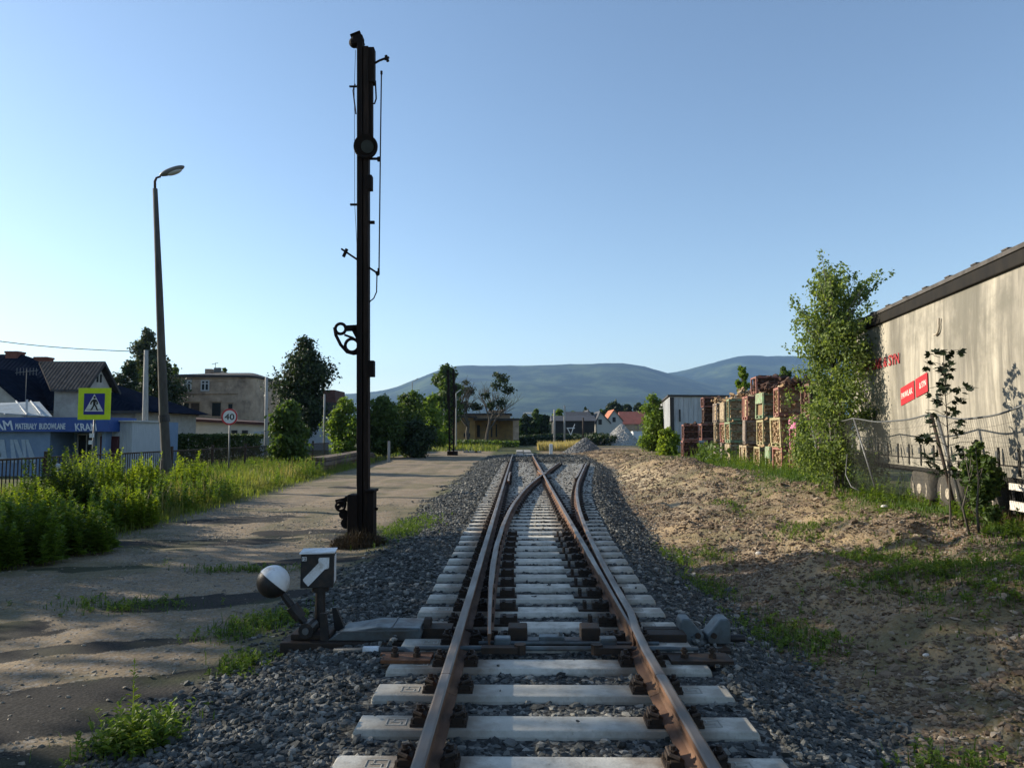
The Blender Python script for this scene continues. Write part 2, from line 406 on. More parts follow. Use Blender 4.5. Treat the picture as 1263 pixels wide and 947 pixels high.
hb = math_(nt, 'ADD', math_(nt, 'MULTIPLY', pebd, -1.0), math_(nt, 'MULTIPLY', nff, .5))
hb = math_(nt, 'MULTIPLY', hb, math_(nt, 'SUBTRACT', 1.0, math_(nt, 'MULTIPLY', s1.outputs[1], .78)))
finish(nt, c, .92, 0, hb, .014, .9, .15)
# split the sheet into named surfaces along the material borders
cen = (fx[Q].mean(1), fy[Q].mean(1))
qb, qr, qk = bal[Q].mean(1), road_[Q].mean(1), bank_[Q].mean(1)
kind = np.where(qb > .5, 1, np.where(qr > .5, 2, np.where(qk > .5, 3, 0)))
P3 = np.stack([fx, fy, GZ], 1)
for k, nm_ in ((0, 'ground'), (1, 'ballast_bed'), (2, 'dirt_road'), (3, 'earth_bank')):
    q = Q[kind == k]; u, inv = np.unique(q.ravel(), return_inverse=True)
    o = np_mesh(nm_, P3[u], inv.reshape(-1, 4), gm, smooth=True, attrs={'wa': A1[u], 'wb': A2[u]})
    tag(o, kind='structure')

# ------------------------------------------------------------------ stones
_ph = (1 + 5 ** .5) / 2
ICO = np.array([(-1, _ph, 0), (1, _ph, 0), (-1, -_ph, 0), (1, -_ph, 0), (0, -1, _ph), (0, 1, _ph), (0, -1, -_ph), (0, 1, -_ph), (_ph, 0, -1), (_ph, 0, 1), (-_ph, 0, -1), (-_ph, 0, 1)]) / math.sqrt(1 + _ph ** 2)
ICF = np.array([(0, 11, 5), (0, 5, 1), (0, 1, 7), (0, 7, 10), (0, 10, 11), (1, 5, 9), (5, 11, 4), (11, 10, 2), (10, 7, 6), (7, 1, 8), (3, 9, 4), (3, 4, 2), (3, 2, 6), (3, 6, 8), (3, 8, 9), (4, 9, 5), (2, 4, 11), (6, 2, 10), (8, 6, 7), (9, 8, 1)])
def rotmats(n):
    q = rng.normal(size=(n, 4)); q /= np.linalg.norm(q, axis=1)[:, None]; w, x, y, z = q.T
    return np.stack([1 - 2 * (y * y + z * z), 2 * (x * y - z * w), 2 * (x * z + y * w), 2 * (x * y + z * w), 1 - 2 * (x * x + z * z), 2 * (y * z - x * w), 2 * (x * z - y * w), 2 * (y * z + x * w), 1 - 2 * (x * x + y * y)], 1).reshape(n, 3, 3)
def rocks(name, P, r, mat, flat=.7, jit=.28, kind='stuff'):
    n = len(P)
    V = ICO[None] * (1 + rng.normal(0, jit, (n, 12, 1)).clip(-.45, .6))
    V = V * np.stack([rng.uniform(.8, 1.35, n), rng.uniform(.7, 1.05, n), rng.uniform(.5, .9, n)], 1)[:, None, :]
    V = np.einsum('nij,nkj->nki', rotmats(n), V); V[:, :, 2] *= flat
    V = V * r[:, None, None] + P[:, None, :]
    Fc = (ICF[None] + (np.arange(n) * 12)[:, None, None]).reshape(-1, 3)
    return tag(np_mesh(name, V.reshape(-1, 3), Fc, mat), kind=kind)
def scatter(x0, x1, y0, y1, dens, keep):
    n = int((x1 - x0) * (y1 - y0) * dens); x = rng.uniform(x0, x1, n); y = rng.uniform(y0, y1, n)
    k = rng.random(n) < keep(x, y); return x[k], y[k]
SLEEP_Y = [4.22 + .6 * i for i in range(-2, 70)]
def between(y):   # 1 away from a sleeper
    d = np.abs(((y - 4.22 + .3) % .6) - .3); return d > .13
m_bal = stonemat('ballast_stone', (.022, .023, .022), (.115, .118, .108), (.40, .38, .33))  # wide tone spread stands in for directional light on the stones
def kb(x, y):
    b = masks(x, y)[0]; ins = (x > -1.1) & (x < rend(y) + .02)
    return np.where(ins, np.where(between(y), 1.0, .003), b)
bx1, by1 = scatter(-3.6, 2.9, 2.8, 8, 1050, kb)
bx2, by2 = scatter(-3.6, 4.3, 8, 19, 480, kb)
bx3, by3 = scatter(-3.6, 5.3, 19, 46, 120, kb)
bx4, by4 = scatter(-3.6, 5.6, 46, 64, 60, lambda x, y: masks(x, y)[0])
bx = np.concatenate([bx1, bx2, bx3, bx4]); by = np.concatenate([by1, by2, by3, by4])
br = np.concatenate([rng.gamma(9, .0025, len(bx1)).clip(.012, .042), rng.gamma(9, .0029, len(bx2)).clip(.014, .045), rng.uniform(.03, .05, len(bx3)), rng.uniform(.04, .07, len(bx4))])
inside = (bx > -1.15) & (bx < rend(by) + .05)
bz = zg(bx, by) + rng.uniform(-.2, .5, len(bx)) * br + np.where(inside, np.where(between(by), -.012 + .010 * sstep(10, 17, by), .06), .0)
rocks('ballast_gravel', np.stack([bx, by, bz], 1), br, m_bal)
m_rub = stonemat('rubble_stone', (.075, .048, .030), (.235, .17, .11), (.43, .365, .28))
def kk(x, y):
    b, r_, k, s, g, d = masks(x, y); return np.clip(k - b, 0, 1) * (1 - .6 * g) * (.35 + .9 * sstep(.38, .6, fbm(x * 1.1, y * 1.1, 91)))
rx1, ry1 = scatter(2.0, 9.0, 3, 12, 1100, kk); rx2, ry2 = scatter(2.5, 10, 12, 32, 330, kk); rx3, ry3 = scatter(4, 12, 32, 75, 70, kk)
rx = np.concatenate([rx1, rx2, rx3]); ry = np.concatenate([ry1, ry2, ry3])
rr_ = np.concatenate([rng.gamma(2, .0062, len(rx1)) + .006, rng.gamma(2, .0085, len(rx2)) + .008, rng.gamma(2.2, .012, len(rx3)) + .012])
rocks('bank_rubble', np.stack([rx, ry, zg(rx, ry) + rr_ * .1], 1), rr_, m_rub, flat=.6)
def kr(x, y): b, r_, k, s, g, d = masks(x, y); return r_ * .8 * (1 - .85 * d) * (.2 + sstep(.5, .7, fbm(x, y, 95)))
ox, oy = scatter(-9, -2.4, 3, 22, 420, kr); orr = rng.gamma(1.6, .0052, len(ox)) + .004
rocks('road_gravel', np.stack([ox, oy, zg(ox, oy)], 1), orr, stonemat('road_stone', (.16, .13, .1), (.3, .26, .2)), flat=.6)
# a few pale single stones that stand out on the rubble
m_pale = M('pale_stone', (.62, .58, .52), (.45, .41, .36), 12, .8)
for (px, py, z_, r_, lab) in ((1142, 797, -.05, .035, 'small white stone lying alone on the brown rubble slope'), (1080, 822, -.3, .03, 'white pebble lying at the edge of the dark ballast'), (1091, 626, .4, .07, 'pale stone lying in front of the grass below the leaning fence post'), (935, 671, 0, .06, 'pale stone on the sunlit gravel bank')):
    p = atz(px, py, z_); z_ = g1(p.x, p.y)
    V = ICO * (1 + rng.normal(0, .15, (12, 1))) * np.array([1.2, .9, .7]) * r_ + np.array([0, 0, r_ * .4])
    o = np_mesh('stone', V, ICF, m_pale); o.location = (p.x, p.y, z_)
    sb = o.modifiers.new('round', 'SUBSURF'); sb.levels = 1; sb.render_levels = 1
    tag(o, lab, 'stone')
# ------------------------------------------------------------------ sleepers, rails, point gear
m_conc = M('sleeper_concrete', (.66, .62, .53), (.50, .465, .39), 5, .85, bump=.004, bscale=60, c3=(.38, .335, .265), s3=3.0)
m_conc, nt = NT('sleeper_concrete'); v = coords(nt); gp_ = nd(nt, 'ShaderNodeNewGeometry'); sx_ = nd(nt, 'ShaderNodeSeparateXYZ'); nt.links.new(gp_.outputs['Position'], sx_.inputs[0]); oi_ = nd(nt, 'ShaderNodeObjectInfo')
n1 = noise(nt, v, 5, 6, .65); n2 = noise(nt, v, 2.6, 5, .7); n3 = noise(nt, v, 45, 3)
cc = mixc(nt, ramp(nt, n1, [(.35, 0.0), (.68, 1.0)]), (.66, .62, .53), (.48, .445, .37)); cc = mixc(nt, ramp(nt, n2, [(.48, 0.0), (.64, .8)]), cc, (.30, .265, .21)); cc = mixc(nt, ramp(nt, n3, [(.62, 0.0), (.7, .5)]), cc, (.2, .18, .15))
rs_ = None
for xr_ in (XL, XR):
    d_ = math_(nt, 'ABSOLUTE', math_(nt, 'SUBTRACT', sx_.outputs[0], xr_)); f_ = math_(nt, 'SUBTRACT', 1.0, math_(nt, 'MULTIPLY', math_(nt, 'ADD', d_, math_(nt, 'MULTIPLY', n1, -.35)), 4.5), True); rs_ = f_ if rs_ is None else math_(nt, 'MAXIMUM', rs_, f_)
cc = mixc(nt, math_(nt, 'MULTIPLY', rs_, .8, True), cc, (.17, .115, .075)); cc = mixc(nt, math_(nt, 'MULTIPLY', oi_.outputs['Random'], .45), cc, (.33, .305, .25))
finish(nt, cc, .9, 0, noise(nt, v, 60, 4), .004, .7, .3)
m_conc_d = M('cast_concrete', (.44, .41, .35), (.34, .32, .27), 8, .9)
m_iron = M('dark_iron', (.028, .022, .018), (.06, .038, .024), 18, .75, metal=.3, bump=.003)
m_rust = M('rusty_plate', (.20, .085, .035), (.085, .042, .024), 14, .85, bump=.003)
m_railside = M('rail_rust', (.17, .088, .048), (.085, .05, .033), 9, .8, metal=.2, bump=.003, sc=(1, .3, 1), c3=(.23, .13, .07))
m_railtop = M('rail_running_surface', (.20, .165, .135), (.13, .10, .078), 7, .48, metal=.5, bump=.001, sc=(1, .15, 1))
m_steel = M('grey_paint_steel', (.105, .128, .135), (.075, .088, .09), 8, .5, bump=.002, c3=(.07, .06, .05))
m_galv = M('galvanised', (.15, .153, .15), (.10, .102, .10), 10, .55, metal=.4, bump=.001)
m_black = M('black_paint', (.011, .011, .012), (.018, .016, .015), 7, .5, bump=.0015, c3=(.045, .03, .022), s3=9.0)
m_white = M('white_enamel', (.78, .78, .77), (.62, .62, .60), 6, .5, bump=.001, c3=(.46, .42, .36), s3=7.0)

# fastening shared by every plate: base plate, two clips with bolts
def fastening():
    mb = MB(); mb.box((0, 0, .009), (.36, .17, .018)); 
    for sx in (-1, 1):
        mb.box((sx * .118, 0, .035), (.07, .15, .04)); mb.box((sx * .14, 0, .06), (.055, .075, .03))
        mb.cyl((sx * .13, 0, .06), (sx * .13, 0, .115), .017, n=8); mb.cyl((sx * .13, 0, .07), (sx * .13, 0, .093), .03, n=6)
        mb.tube([(sx * .085, -.06, .05), (sx * .105, -.075, .075), (sx * .15, -.05, .08), (sx * .15, .05, .08), (sx * .105, .075, .075), (sx * .085, .06, .05)], .012, 6)
        for sy in (-1, 1): mb.cyl((sx * .162, sy * .06, .018), (sx * .162, sy * .06, .045), .016, n=6)
    return mb.build('rail_plate', [m_iron])
fast0 = fastening(); fast_me = fast0.data; bpy.data.objects.remove(fast0)
fl = MB(); fl.box((0, 0, .009), (.34, .16, .018))
for sx in (-1, 1): fl.box((sx * .12, 0, .05), (.07, .11, .07))
f0 = fl.build('rail_plate', [m_iron]); fast_far = f0.data; bpy.data.objects.remove(f0)
def xblade(y): return float(np.interp(y, [6.2, 7, 8.15, 9.4, 11.1, 13.5, 16, 18, 21, 24, 27.1, 29.2, 42], [.265, .235, .20, .178, .172, .215, .30, .40, .60, .85, 1.17, 1.40, 2.83])) + XL
def xstock(y): return XR + .005 + float(offc(y)) + (.055 if 6.3 < y else 0.0)
def sleeper(y, i):
    xl = -1.07 + random.uniform(-.015, .015); xr = float(rend(y)) + random.uniform(-.015, .015)
    if y > 44: xr = 1.535
    mb = MB(); prof = [(-.145, -.2), (-.135, -.035), (-.115, 0), (.115, 0), (.135, -.035), (.145, -.2)]
    n = len(prof); vs = []; fs = []
    for k, (x, sc) in enumerate(((xl, .0), (xl + .035, 1), (xr - .035, 1), (xr, .0))):
        for (u, z) in prof: vs.append((x if z < -.04 or sc else x + (.02 if k == 0 else -.02), y + u, z - (0 if sc else .03 if z > -.04 else 0)))
    for k in range(3):
        for j in range(n - 1): fs.append((k * n + j, k * n + j + 1, (k + 1) * n + j + 1, (k + 1) * n + j))
        fs.append((k * n + n - 1, k * n, (k + 1) * n, (k + 1) * n + n - 1))
    fs.append(tuple(range(n - 1, -1, -1))); fs.append(tuple(range(3 * n, 4 * n)))
    mb.add(vs, fs)
    o = mb.build('sleeper', [m_conc], bevel=.006 if y < 14 else 0, segs=1)
    me = o.data; off = Vector(((xl + xr) / 2, y, -.2))
    for vv in me.vertices: vv.co -= off
    o.location = off; o.rotation_euler.z = random.uniform(-.006, .006)
    xs = [XL, XR]
    if 6.9 < y < 43:
        xb = xblade(y); 
        if xb - XL > .33 and abs(xb - XR) > .3: xs.append(xb)
        if xstock(y) - XR > .3: xs.append(xstock(y))
        elif y > 8: xs[1] = XR + .03
    for x in xs:
        f = bpy.data.objects.new('rail_plate', fast_me if y < 16 else fast_far); COL.objects.link(f); f.parent = o; f.location = (x - off.x, 0, .2)
    if y < 9.5:
        for x, s_ in ((xl + .28, -1), (xr - .3, 1)):
            c = MB(); zt = .201
            for (a, b, w, h) in ((0, -.05, .13, .007), (0, .05, .13, .007), (-.062, 0, .007, .1), (.062, 0, .007, .1), (0, 0, .07, .007), (-.02, .02, .007, .05), (.03, -.02, .007, .05)):
                c.box((x - off.x + a, b, zt), (w, h, .006))
            c.build('cast_mark', [m_conc_d], o, local=True)
    return o
for i, y in enumerate(SLEEP_Y):
    if y > 45.8: break
    o = sleeper(y, i)
    tag(o, 'pale concrete sleeper lying across the grey ballast under the brown rails', 'sleeper', 'concrete sleepers under the railway switch')

# rails -------------------------------------------------------------
RZ = .016
def rail_prof(hw=.036, foot=.075):
    return [(-foot, 0), (-foot, .011), (-.02, .03), (-.009, .045), (-.009, .11), (-hw, .125), (-hw, .158), (-hw + .012, .165), (hw - .012, .165), (hw, .158), (hw, .125), (.009, .11), (.009, .045), (.02, .03), (foot, .011), (foot, 0)]
BLADE = [(-.012, 0), (-.012, .03), (-.036, .125), (-.036, .150), (-.026, .158), (.026, .158), (.036, .150), (.036, .125), (.012, .10), (.012, .03), (.07, .015), (.07, 0)]
BLADE_R = [(-x, z) for x, z in BLADE][::-1]
def rail(name, path, label, prof=None, ws=None, cat='rail', zoff=RZ):
    prof = prof or rail_prof(); mb = MB(); n0 = 0
    mb.sweep([(x, y, zoff) for x, y in path], prof, ws)
    o = mb.build(name, [m_railside, m_railtop])
    me = o.data; top = max(p[1] for p in prof) + zoff - .004
    for p in me.polygons:
        if p.center.z > top and p.normal.z > .7: p.material_index = 1
    recenter(o); return tag(o, label, cat)
ys = lambda a, b, s: list(np.arange(a, b, s)) + [b]
JY = 5.22
rail('rail', [(XL, y) for y in ys(-3, JY - .004, 2)], 'left near rail running from the bottom edge to the joint gap')
rail('rail', [(XR, y) for y in ys(-3, JY - .004, 2)], 'right near rail with orange rusty web running from the bottom edge to the joint gap')
rail('rail', [(XL, y) for y in ys(JY + .004, 56, 2)], 'long straight left rail beyond the joint gap with shiny top')
rail('rail', [(xstock(y) if y > 6.4 else XR + .03 * max(0, y - 5.8), y) for y in [JY + .004, 5.8] + ys(6.4, 39.8, .6)], 'curved outer rail bending away to the right and ending at the gravel')
rail('switch_rail', [(xblade(y), y) for y in ys(6.25, 29.0, .4)], 'open curved switch blade with a brown tapered tip standing clear of the left rail', BLADE, [min(1, .45 + .18 * (y - 6.25)) for y in ys(6.25, 29.0, .4)], 'switch rail')
rail('switch_rail', [(XR - .012, y) for y in ys(6.35, 29.6, .5)], 'straight switch blade with an orange rusty tip closed against the right rail', BLADE_R, [min(1, .4 + .15 * (y - 6.35)) for y in ys(6.35, 29.6, .5)], 'switch rail')
# common crossing: two legs beyond the nose, wing rails, check rails
cr = empty('rail_crossing', (XR, 30, 0), 'dark steel rail crossing where the curved rail cuts the straight right rail', 'rail crossing')
def part_rail(name, path, parent, prof=None):
    mb = MB(); mb.sweep([(x, y, RZ) for x, y in path], prof or rail_prof()); o = mb.build(name, [m_railside, m_railtop], parent)
    for p in o.data.polygons:
        if p.normal.z > .7 and p.center.z > RZ + .155: p.material_index = 1
    return o
part_rail('straight_leg', [(XR, y) for y in ys(30.3, 56, 2)], cr)
part_rail('curved_leg', [(xblade(y), y) for y in ys(30.3, 42, 2)], cr)
part_rail('wing_rail', [(XR - .012, 29.6), (XR + .09, 30.4), (XR + .17, 31.6), (XR + .24, 32.6)], cr)
part_rail('wing_rail', [(xblade(29.0), 29.0), (XR + .02, 29.9), (XR - .09, 31.0), (XR - .16, 32.6)], cr)
nb = MB(); nb.bb(XR - .14, XR + .3, 29.4, 32.4, .012, .06); nb.build('base_casting', [m_iron], cr)
for (f, lab) in ((lambda y: XL + .12 + .03 * (abs(y - 28.2) > 2.2), 'short dark check rail beside the long left rail near the crossing'),
                 (lambda y: xstock(y) - .12 - .03 * (abs(y - 32) > 4), 'check rail beside the curved outer rail at its far end')):
    yy = ys(25.4, 31, .7) if 'left' in lab else ys(27, 38.6, 1.0)
    t = empty('check_rail', (f(yy[0]), yy[0], 0), lab, 'check rail')
    part_rail('guard_bar', [(f(y), y) for y in yy], t, [(-.03, 0), (-.03, .17), (.03, .18), (.03, 0)])
    for q in yy[1:-1:2]:
        b = MB(); b.box((f(q) + (.06 if 'left' not in lab else .05), q, .06), (.12, .14, .1)); b.build('chock', [m_iron], t)

# --- point rodding and locks between the blades
lk = empty('point_rodding', (.235, 6.55, 0), 'dark rods and lock boxes lying across the track between the switch blade tips', 'point rodding')
b = MB(); b.cyl((-.85, 6.28, .045), (1.5, 6.28, .045), .02, n=10); b.cyl((-.35, 6.42, .05), (1.2, 6.42, .05), .016, n=8); b.build('stretcher_rod', [m_steel], lk)
b = MB(); b.bb(XL + .30, XR - .32, 6.5, 6.62, .005, .05); b.build('cover_strip', [m_black], lk)
b = MB(); b.box((.28, 6.5, .06), (.22, .10, .07)); b.cyl((.36, 6.5, .09), (.36, 6.5, .125), .02, n=8); b.build('detector_box', [m_steel], lk, bevel=.01)
for sx, xx in ((1, XL + .50), (-1, XR - .36)):
    b = MB(); b.box((xx, 6.62, .075), (.17, .2, .15)); b.build('lock_box', [m_iron], lk, bevel=.012)
    b = MB(); b.box((xx - sx * .13, 6.36, .08), (.14, .11, .08)); b.build('clamp', [m_steel], lk, bevel=.012)
    b = MB(); b.cyl((xx + .02, 6.22, .02), (xx + .02, 6.22, .10), .05, n=10); b.bar((xx, 6.2, .06), (xx + sx * -.3, 6.2, .06), .09, .05); b.build('slide_chair', [m_iron], lk)
b = MB(); b.cyl((XL + .42, 6.28, .046), (XL + .56, 6.28, .046), .026, n=10); b.build('white_sleeve', [m_white], lk)
# slide plates under the blades, as bolted heaps of iron
for k, y in enumerate(SLEEP_Y):
    if 6.4 < y < 13.5:
        t = empty('slide_plate', (.2, y, 0), 'black iron slide plates with bolts under the switch blades', 'slide plate', 'slide plates under the switch blades')
        for xx in (xblade(y) + .12, XR - .2):
            b = MB(); b.box((xx, y, .012), (.34, .17, .02)); b.box((xx + .06, y, .05), (.16, .13, .07))
            for q in (-.1, .02, .13): b.cyl((xx + q, y - .05, .02), (xx + q, y - .05, .10), .018, n=7); b.cyl((xx + q, y + .05, .02), (xx + q, y + .05, .09), .018, n=7)
            b.build('chair', [m_iron], t)
# rust plates left and right of the point
for (x0, x1, lab) in ((-1.12, -.72, 'rusty bolted steel strap on the sleeper end left of the switch'), (1.22, 1.72, 'dark bolted steel strap on the sleeper end right of the switch')):
    t = empty('steel_strap', ((x0 + x1) / 2, 6.08, 0), lab, 'steel strap')
    b = MB(); b.bb(x0, x1, 6.0, 6.17, .004, .03); b.bb(x0 - .04, x1, 6.2, 6.26, -.02, .02); b.build('plate', [m_rust if x0 < 0 else m_iron], t)
    for q in (.25, .7):
        xx = x0 + (x1 - x0) * q; b = MB(); b.cyl((xx, 6.1, .03), (xx, 6.1, .11), .018, n=8); b.cyl((xx, 6.1, .03), (xx, 6.1, .06), .034, n=6); b.cyl((xx, 6.1, .075), (xx, 6.1, .095), .03, n=6); b.build('bolt', [m_iron], t)

# --- hand point machine with weighted lever and lantern
pm = empty('point_lever', (-1.85, 6.85, -.1), 'hand point machine with grey cover and a black and white weighted lever beside the track', 'point lever')
b = MB(); b.prism([(-1.74, -.02), (-.90, -.02), (-.88, .05), (-.90, .095), (-1.30, .10), (-1.62, .05)], (0, 6.72, 0), (1, 0, 0), (0, 0, 1), (0, .36, 0)); b.build('cover', [m_steel], pm, bevel=.008)
b = MB(); b.bar((-1.66, 6.715, .06), (-.92, 6.715, .075), .012, .012); b.bb(-1.16, -1.15, 6.71, 7.09, .101, .106); b.build('cover_seam', [m_galv], pm)
b = MB(); b.bb(-2.15, -.78, 6.66, 7.14, -.12, -.022); b.bb(-2.08, -1.72, 6.74, 7.02, -.02, .03); b.build('bed_frame', [m_iron], pm, bevel=.01)
b = MB(); b.bb(-.9, -.62, 6.8, 7.0, -.03, .07); b.cyl((-.88, 6.9, .06), (-.82, 6.9, .06), .09, n=12); b.cyl((-.62, 6.88, .03), (-.2, 6.8, .03), .025, n=8); b.build('drive_rod', [m_iron], pm)
b = MB(); b.tube([(-1.62, 6.5, -.045), (-1.25, 6.48, -.03), (-1.0, 6.46, -.02), (-.85, 6.36, -.07)], .025, 8); b.build('conduit', [m_steel], pm, smooth=True)
b = MB(); b.cyl((-1.36, 6.49, -.034), (-1.22, 6.478, -.028), .034, n=10); b.build('conduit_sleeve', [m_white], pm)
BC = at(337, 717, 6.75); 
b = MB(); J = Vector((-1.93, 6.8, .07)); dirl = (BC - J).normalized()
b.tube([J, J + dirl * .25, BC - dirl * .1], [.032, .036, .026], 10); b.cyl(J + dirl * .12, J + dirl * .26, .058, .058, n=12); b.cyl((J.x, 6.7, J.z), (J.x, 6.9, J.z), .068, n=14)
b.prism([(-.02, -.06), (.06, -.06), (.02, .22), (-.03, .22)], (-1.78, 6.72, 0), (1, 0, 0), (0, 0, 1), (0, .05, 0)); b.prism([(-.02, -.06), (.10, -.06), (-.02, .22), (-.06, .22)], (-1.70, 6.95, 0), (1, 0, 0), (0, 0, 1), (0, .05, 0))
b.build('lever_arm', [m_black], pm)
b = MB(); rotb = dirl.to_track_quat('Z', 'Y').to_matrix()
b.ball(BC, .147, 36, 24, (1, 1, 1)); wt = b.build('counterweight', [m_black, m_white], pm, smooth=True)
nn = Vector((.60, .28, .75)).normalized(); cl = BC - worigin(pm)
import bmesh
bmm = bmesh.new(); bmm.from_mesh(wt.data); bmesh.ops.bisect_plane(bmm, geom=bmm.verts[:] + bmm.edges[:] + bmm.faces[:], plane_co=cl, plane_no=nn); bmm.to_mesh(wt.data); bmm.free()
for p in wt.data.polygons:
    p.use_smooth = True
    if (p.center - cl).dot(nn) > 0: p.material_index = 1
b = MB(); b.cyl((-1.93, 6.70, .07), (-1.93, 6.685, .07), .03, n=16); b.build('round_plate', [m_galv], pm)

pl = at(371, 725, 6.9); ph = at(411, 683, 6.9); W_ = ph.x - pl.x; H_ = ph.z - pl.z
lt = empty('point_lantern', ((pl.x + ph.x) / 2, 7.0, -.1), 'black point indicator box with a white diagonal arrow on a short post', 'point indicator')
rz = R(9); ux = Vector((math.cos(rz), math.sin(rz), 0)); uy_ = Vector((-math.sin(rz), math.cos(rz), 0)); uz = Vector((0, 0, 1))
o0 = Vector((pl.x, 6.88, pl.z)); D_ = .27
b = MB(); b.prism([(0, 0), (W_, 0), (W_, H_), (0, H_)], o0, ux, uz, uy_ * D_); b.build('housing', [m_black], lt, bevel=.006)
b = MB(); b.prism([(-.012, H_ + .001), (W_ + .012, H_ + .001), (W_ + .012, H_ + .012), (-.012, H_ + .012)], o0 - uy_ * .012, ux, uz, uy_ * (D_ + .024)); b.build('lid', [m_white], lt)  # white colour stands in for light falling on the box top
U = lambda x, z: ((x - 180) / 665 * W_, (880 - z) / 645 * H_)
b = MB(); b.prism([U(*q) for q in ((235, 735), (235, 705), (545, 405), (540, 335), (562, 308), (762, 305), (755, 500), (735, 518), (672, 528), (350, 838), (330, 836))], o0 - uy_ * .004, ux, uz, uy_ * .003); b.build('arrow', [m_white], lt)
b = MB(); b.prism([U(205, 362), U(300, 362), U(300, 285), U(205, 285)], o0 - uy_ * .004, ux, uz, uy_ * .003); npl = b.build('number_plate', [m_white], lt)
b = MB(); q = U(217, 350); q2 = U(290, 296); text_mesh('12', b, o0 + ux * q[0] + uz * q[1] - uy_ * .0045, ux, uz, q2[0] - q[0], q2[1] - q[1], .002); b.build('number', [m_black], npl)
b = MB(); b.prism([(.05, .03), (D_ - .03, .03), (D_ - .03, H_ - .03), (.05, H_ - .03)], o0 + ux * (W_ + .003), uy_, uz, -ux * -.003); b.build('side_pane', [m_white], lt)
b = MB(); pc = o0 + ux * W_ * .58 + uy_ * D_ * .4
b.cyl((pc.x, pc.y, -.04), (pc.x, pc.y, pl.z + .0), .052, .045, n=14); b.cyl((pc.x, pc.y, pl.z - .05), (pc.x, pc.y, pl.z), .08, n=14); b.bb(pc.x - .10, pc.x + .1, pc.y - .09, pc.y + .09, -.06, .0); b.build('post', [m_black], lt)

# --- grey twin housing at the right end of the rodding
tb = empty('rod_bracket', (1.72, 6.85, -.05), 'grey V shaped twin bracket beside the right rail with a dark pipe end', 'bracket')
x0, x1 = X(834, 6.85), X(894, 6.85); w = (x1 - x0)
for s_ in (0, 1):
    pts = [(0, -.06), (.44 * w, -.06), (.47 * w, .02), (.20 * w, .165), (.03 * w, .165), (0, .13)]
    if s_: pts = [(w - u, z) for u, z in pts][::-1]
    b = MB(); b.prism(pts, (x0, 6.78, 0), (1, 0, 0), (0, 0, 1), (0, .2, 0)); h = b.build('housing', [m_steel], tb, bevel=.014)
    b = MB(); xx = x0 + (.34 if s_ == 0 else .66) * w; b.cyl((xx, 6.785, .02), (xx, 6.765, .02), .026, n=12); b.build('bolt', [m_iron], h)
b = MB(); b.bb(x0 + .05, x1 - .05, 6.6, 6.98, -.09, -.065); b.build('foot_plate', [m_iron], tb)
b = MB(); b.cyl((x1 - .02, 6.84, -.02), (x1 + .14, 6.84, -.02), .034, n=12); b.build('pipe', [m_black], tb)
b = MB(); b.bb(1.1, x0 + .02, 6.62, 6.8, .0, .07); b.bb(1.15, 1.5, 6.85, 6.95, -.02, .06); b.build('link', [m_iron], tb, bevel=.008)
# ------------------------------------------------------------------ plants
def norm(a): return a / np.maximum(np.linalg.norm(a, axis=-1, keepdims=True), 1e-9)
def leaves(P, N, s, asp=.6, droop=0.0):
    """diamond leaves: P centres, N normals, s half length"""
    n = len(P); t = norm(np.cross(N, rng.normal(size=(n, 3)))); 
    if droop: t = norm(t + np.array([0, 0, -droop])); 
    b = norm(np.cross(N, t)); s = s[:, None]
    c = P + norm(np.cross(t, b)) * s * .18
    V = np.stack([P - t * s, c + b * s * asp, P + t * s, c - b * s * asp], 1)
    return V.reshape(-1, 3), np.arange(4 * n).reshape(n, 4)
m_bark = M('bark', (.10, .085, .065), (.05, .042, .034), 9, .9, bump=.01, sc=(1, 1, .3))
m_bark_w = M('birch_bark', (.22, .20, .17), (.06, .05, .045), 7, .8, bump=.004, sc=(.5, .5, 2))
LM = dict(
    dark=leafmat('leaf_dark', (.014, .026, .011), (.038, .060, .020), .22),
    mid=leafmat('leaf_mid', (.032, .060, .014), (.095, .145, .032), .4),
    fresh=leafmat('leaf_fresh', (.065, .115, .016), (.18, .25, .04), .45),
    grey=leafmat('leaf_grey', (.035, .05, .028), (.085, .105, .055), .25),
    birch=leafmat('leaf_birch', (.06, .10, .025), (.24, .30, .09), .45),
    maple=leafmat('leaf_maple', (.008, .015, .006), (.02, .035, .010), .12),
    hedge=leafmat('leaf_hedge', (.035, .06, .014), (.09, .12, .03), .25),
    gold=leafmat('leaf_goldenrod', (.09, .14, .014), (.27, .33, .04), .5, (.16, .22, .025)))
m_grass = leafmat('grass_blade', (.07, .115, .014), (.24, .28, .05), .5, (.18, .18, .06))
m_grassb = leafmat('grass_blade_green', (.035, .075, .012), (.10, .16, .03), .4)
m_straw = leafmat('dry_grass', (.30, .24, .10), (.46, .37, .18), .35)
m_dead = leafmat('dead_stalk', (.06, .042, .028), (.12, .085, .05), .1)
def crown(clumps, n, leaf, spread=.35):
    c = np.array([k[0] for k in clumps]); r = np.array([k[1] for k in clumps])
    w = r.prod(1) ** (2 / 3); i = rng.choice(len(c), n, p=w / w.sum())
    d = norm(rng.normal(size=(n, 3))); u = rng.random(n) ** spread
    P = c[i] + d * r[i] * u[:, None] * rng.uniform(.85, 1.12, n)[:, None] + rng.normal(0, .22, (n, 3)) * r[i]
    N = norm(d * .7 + rng.normal(size=(n, 3)) * .75 + np.array([0, 0, .35]))
    return P, N
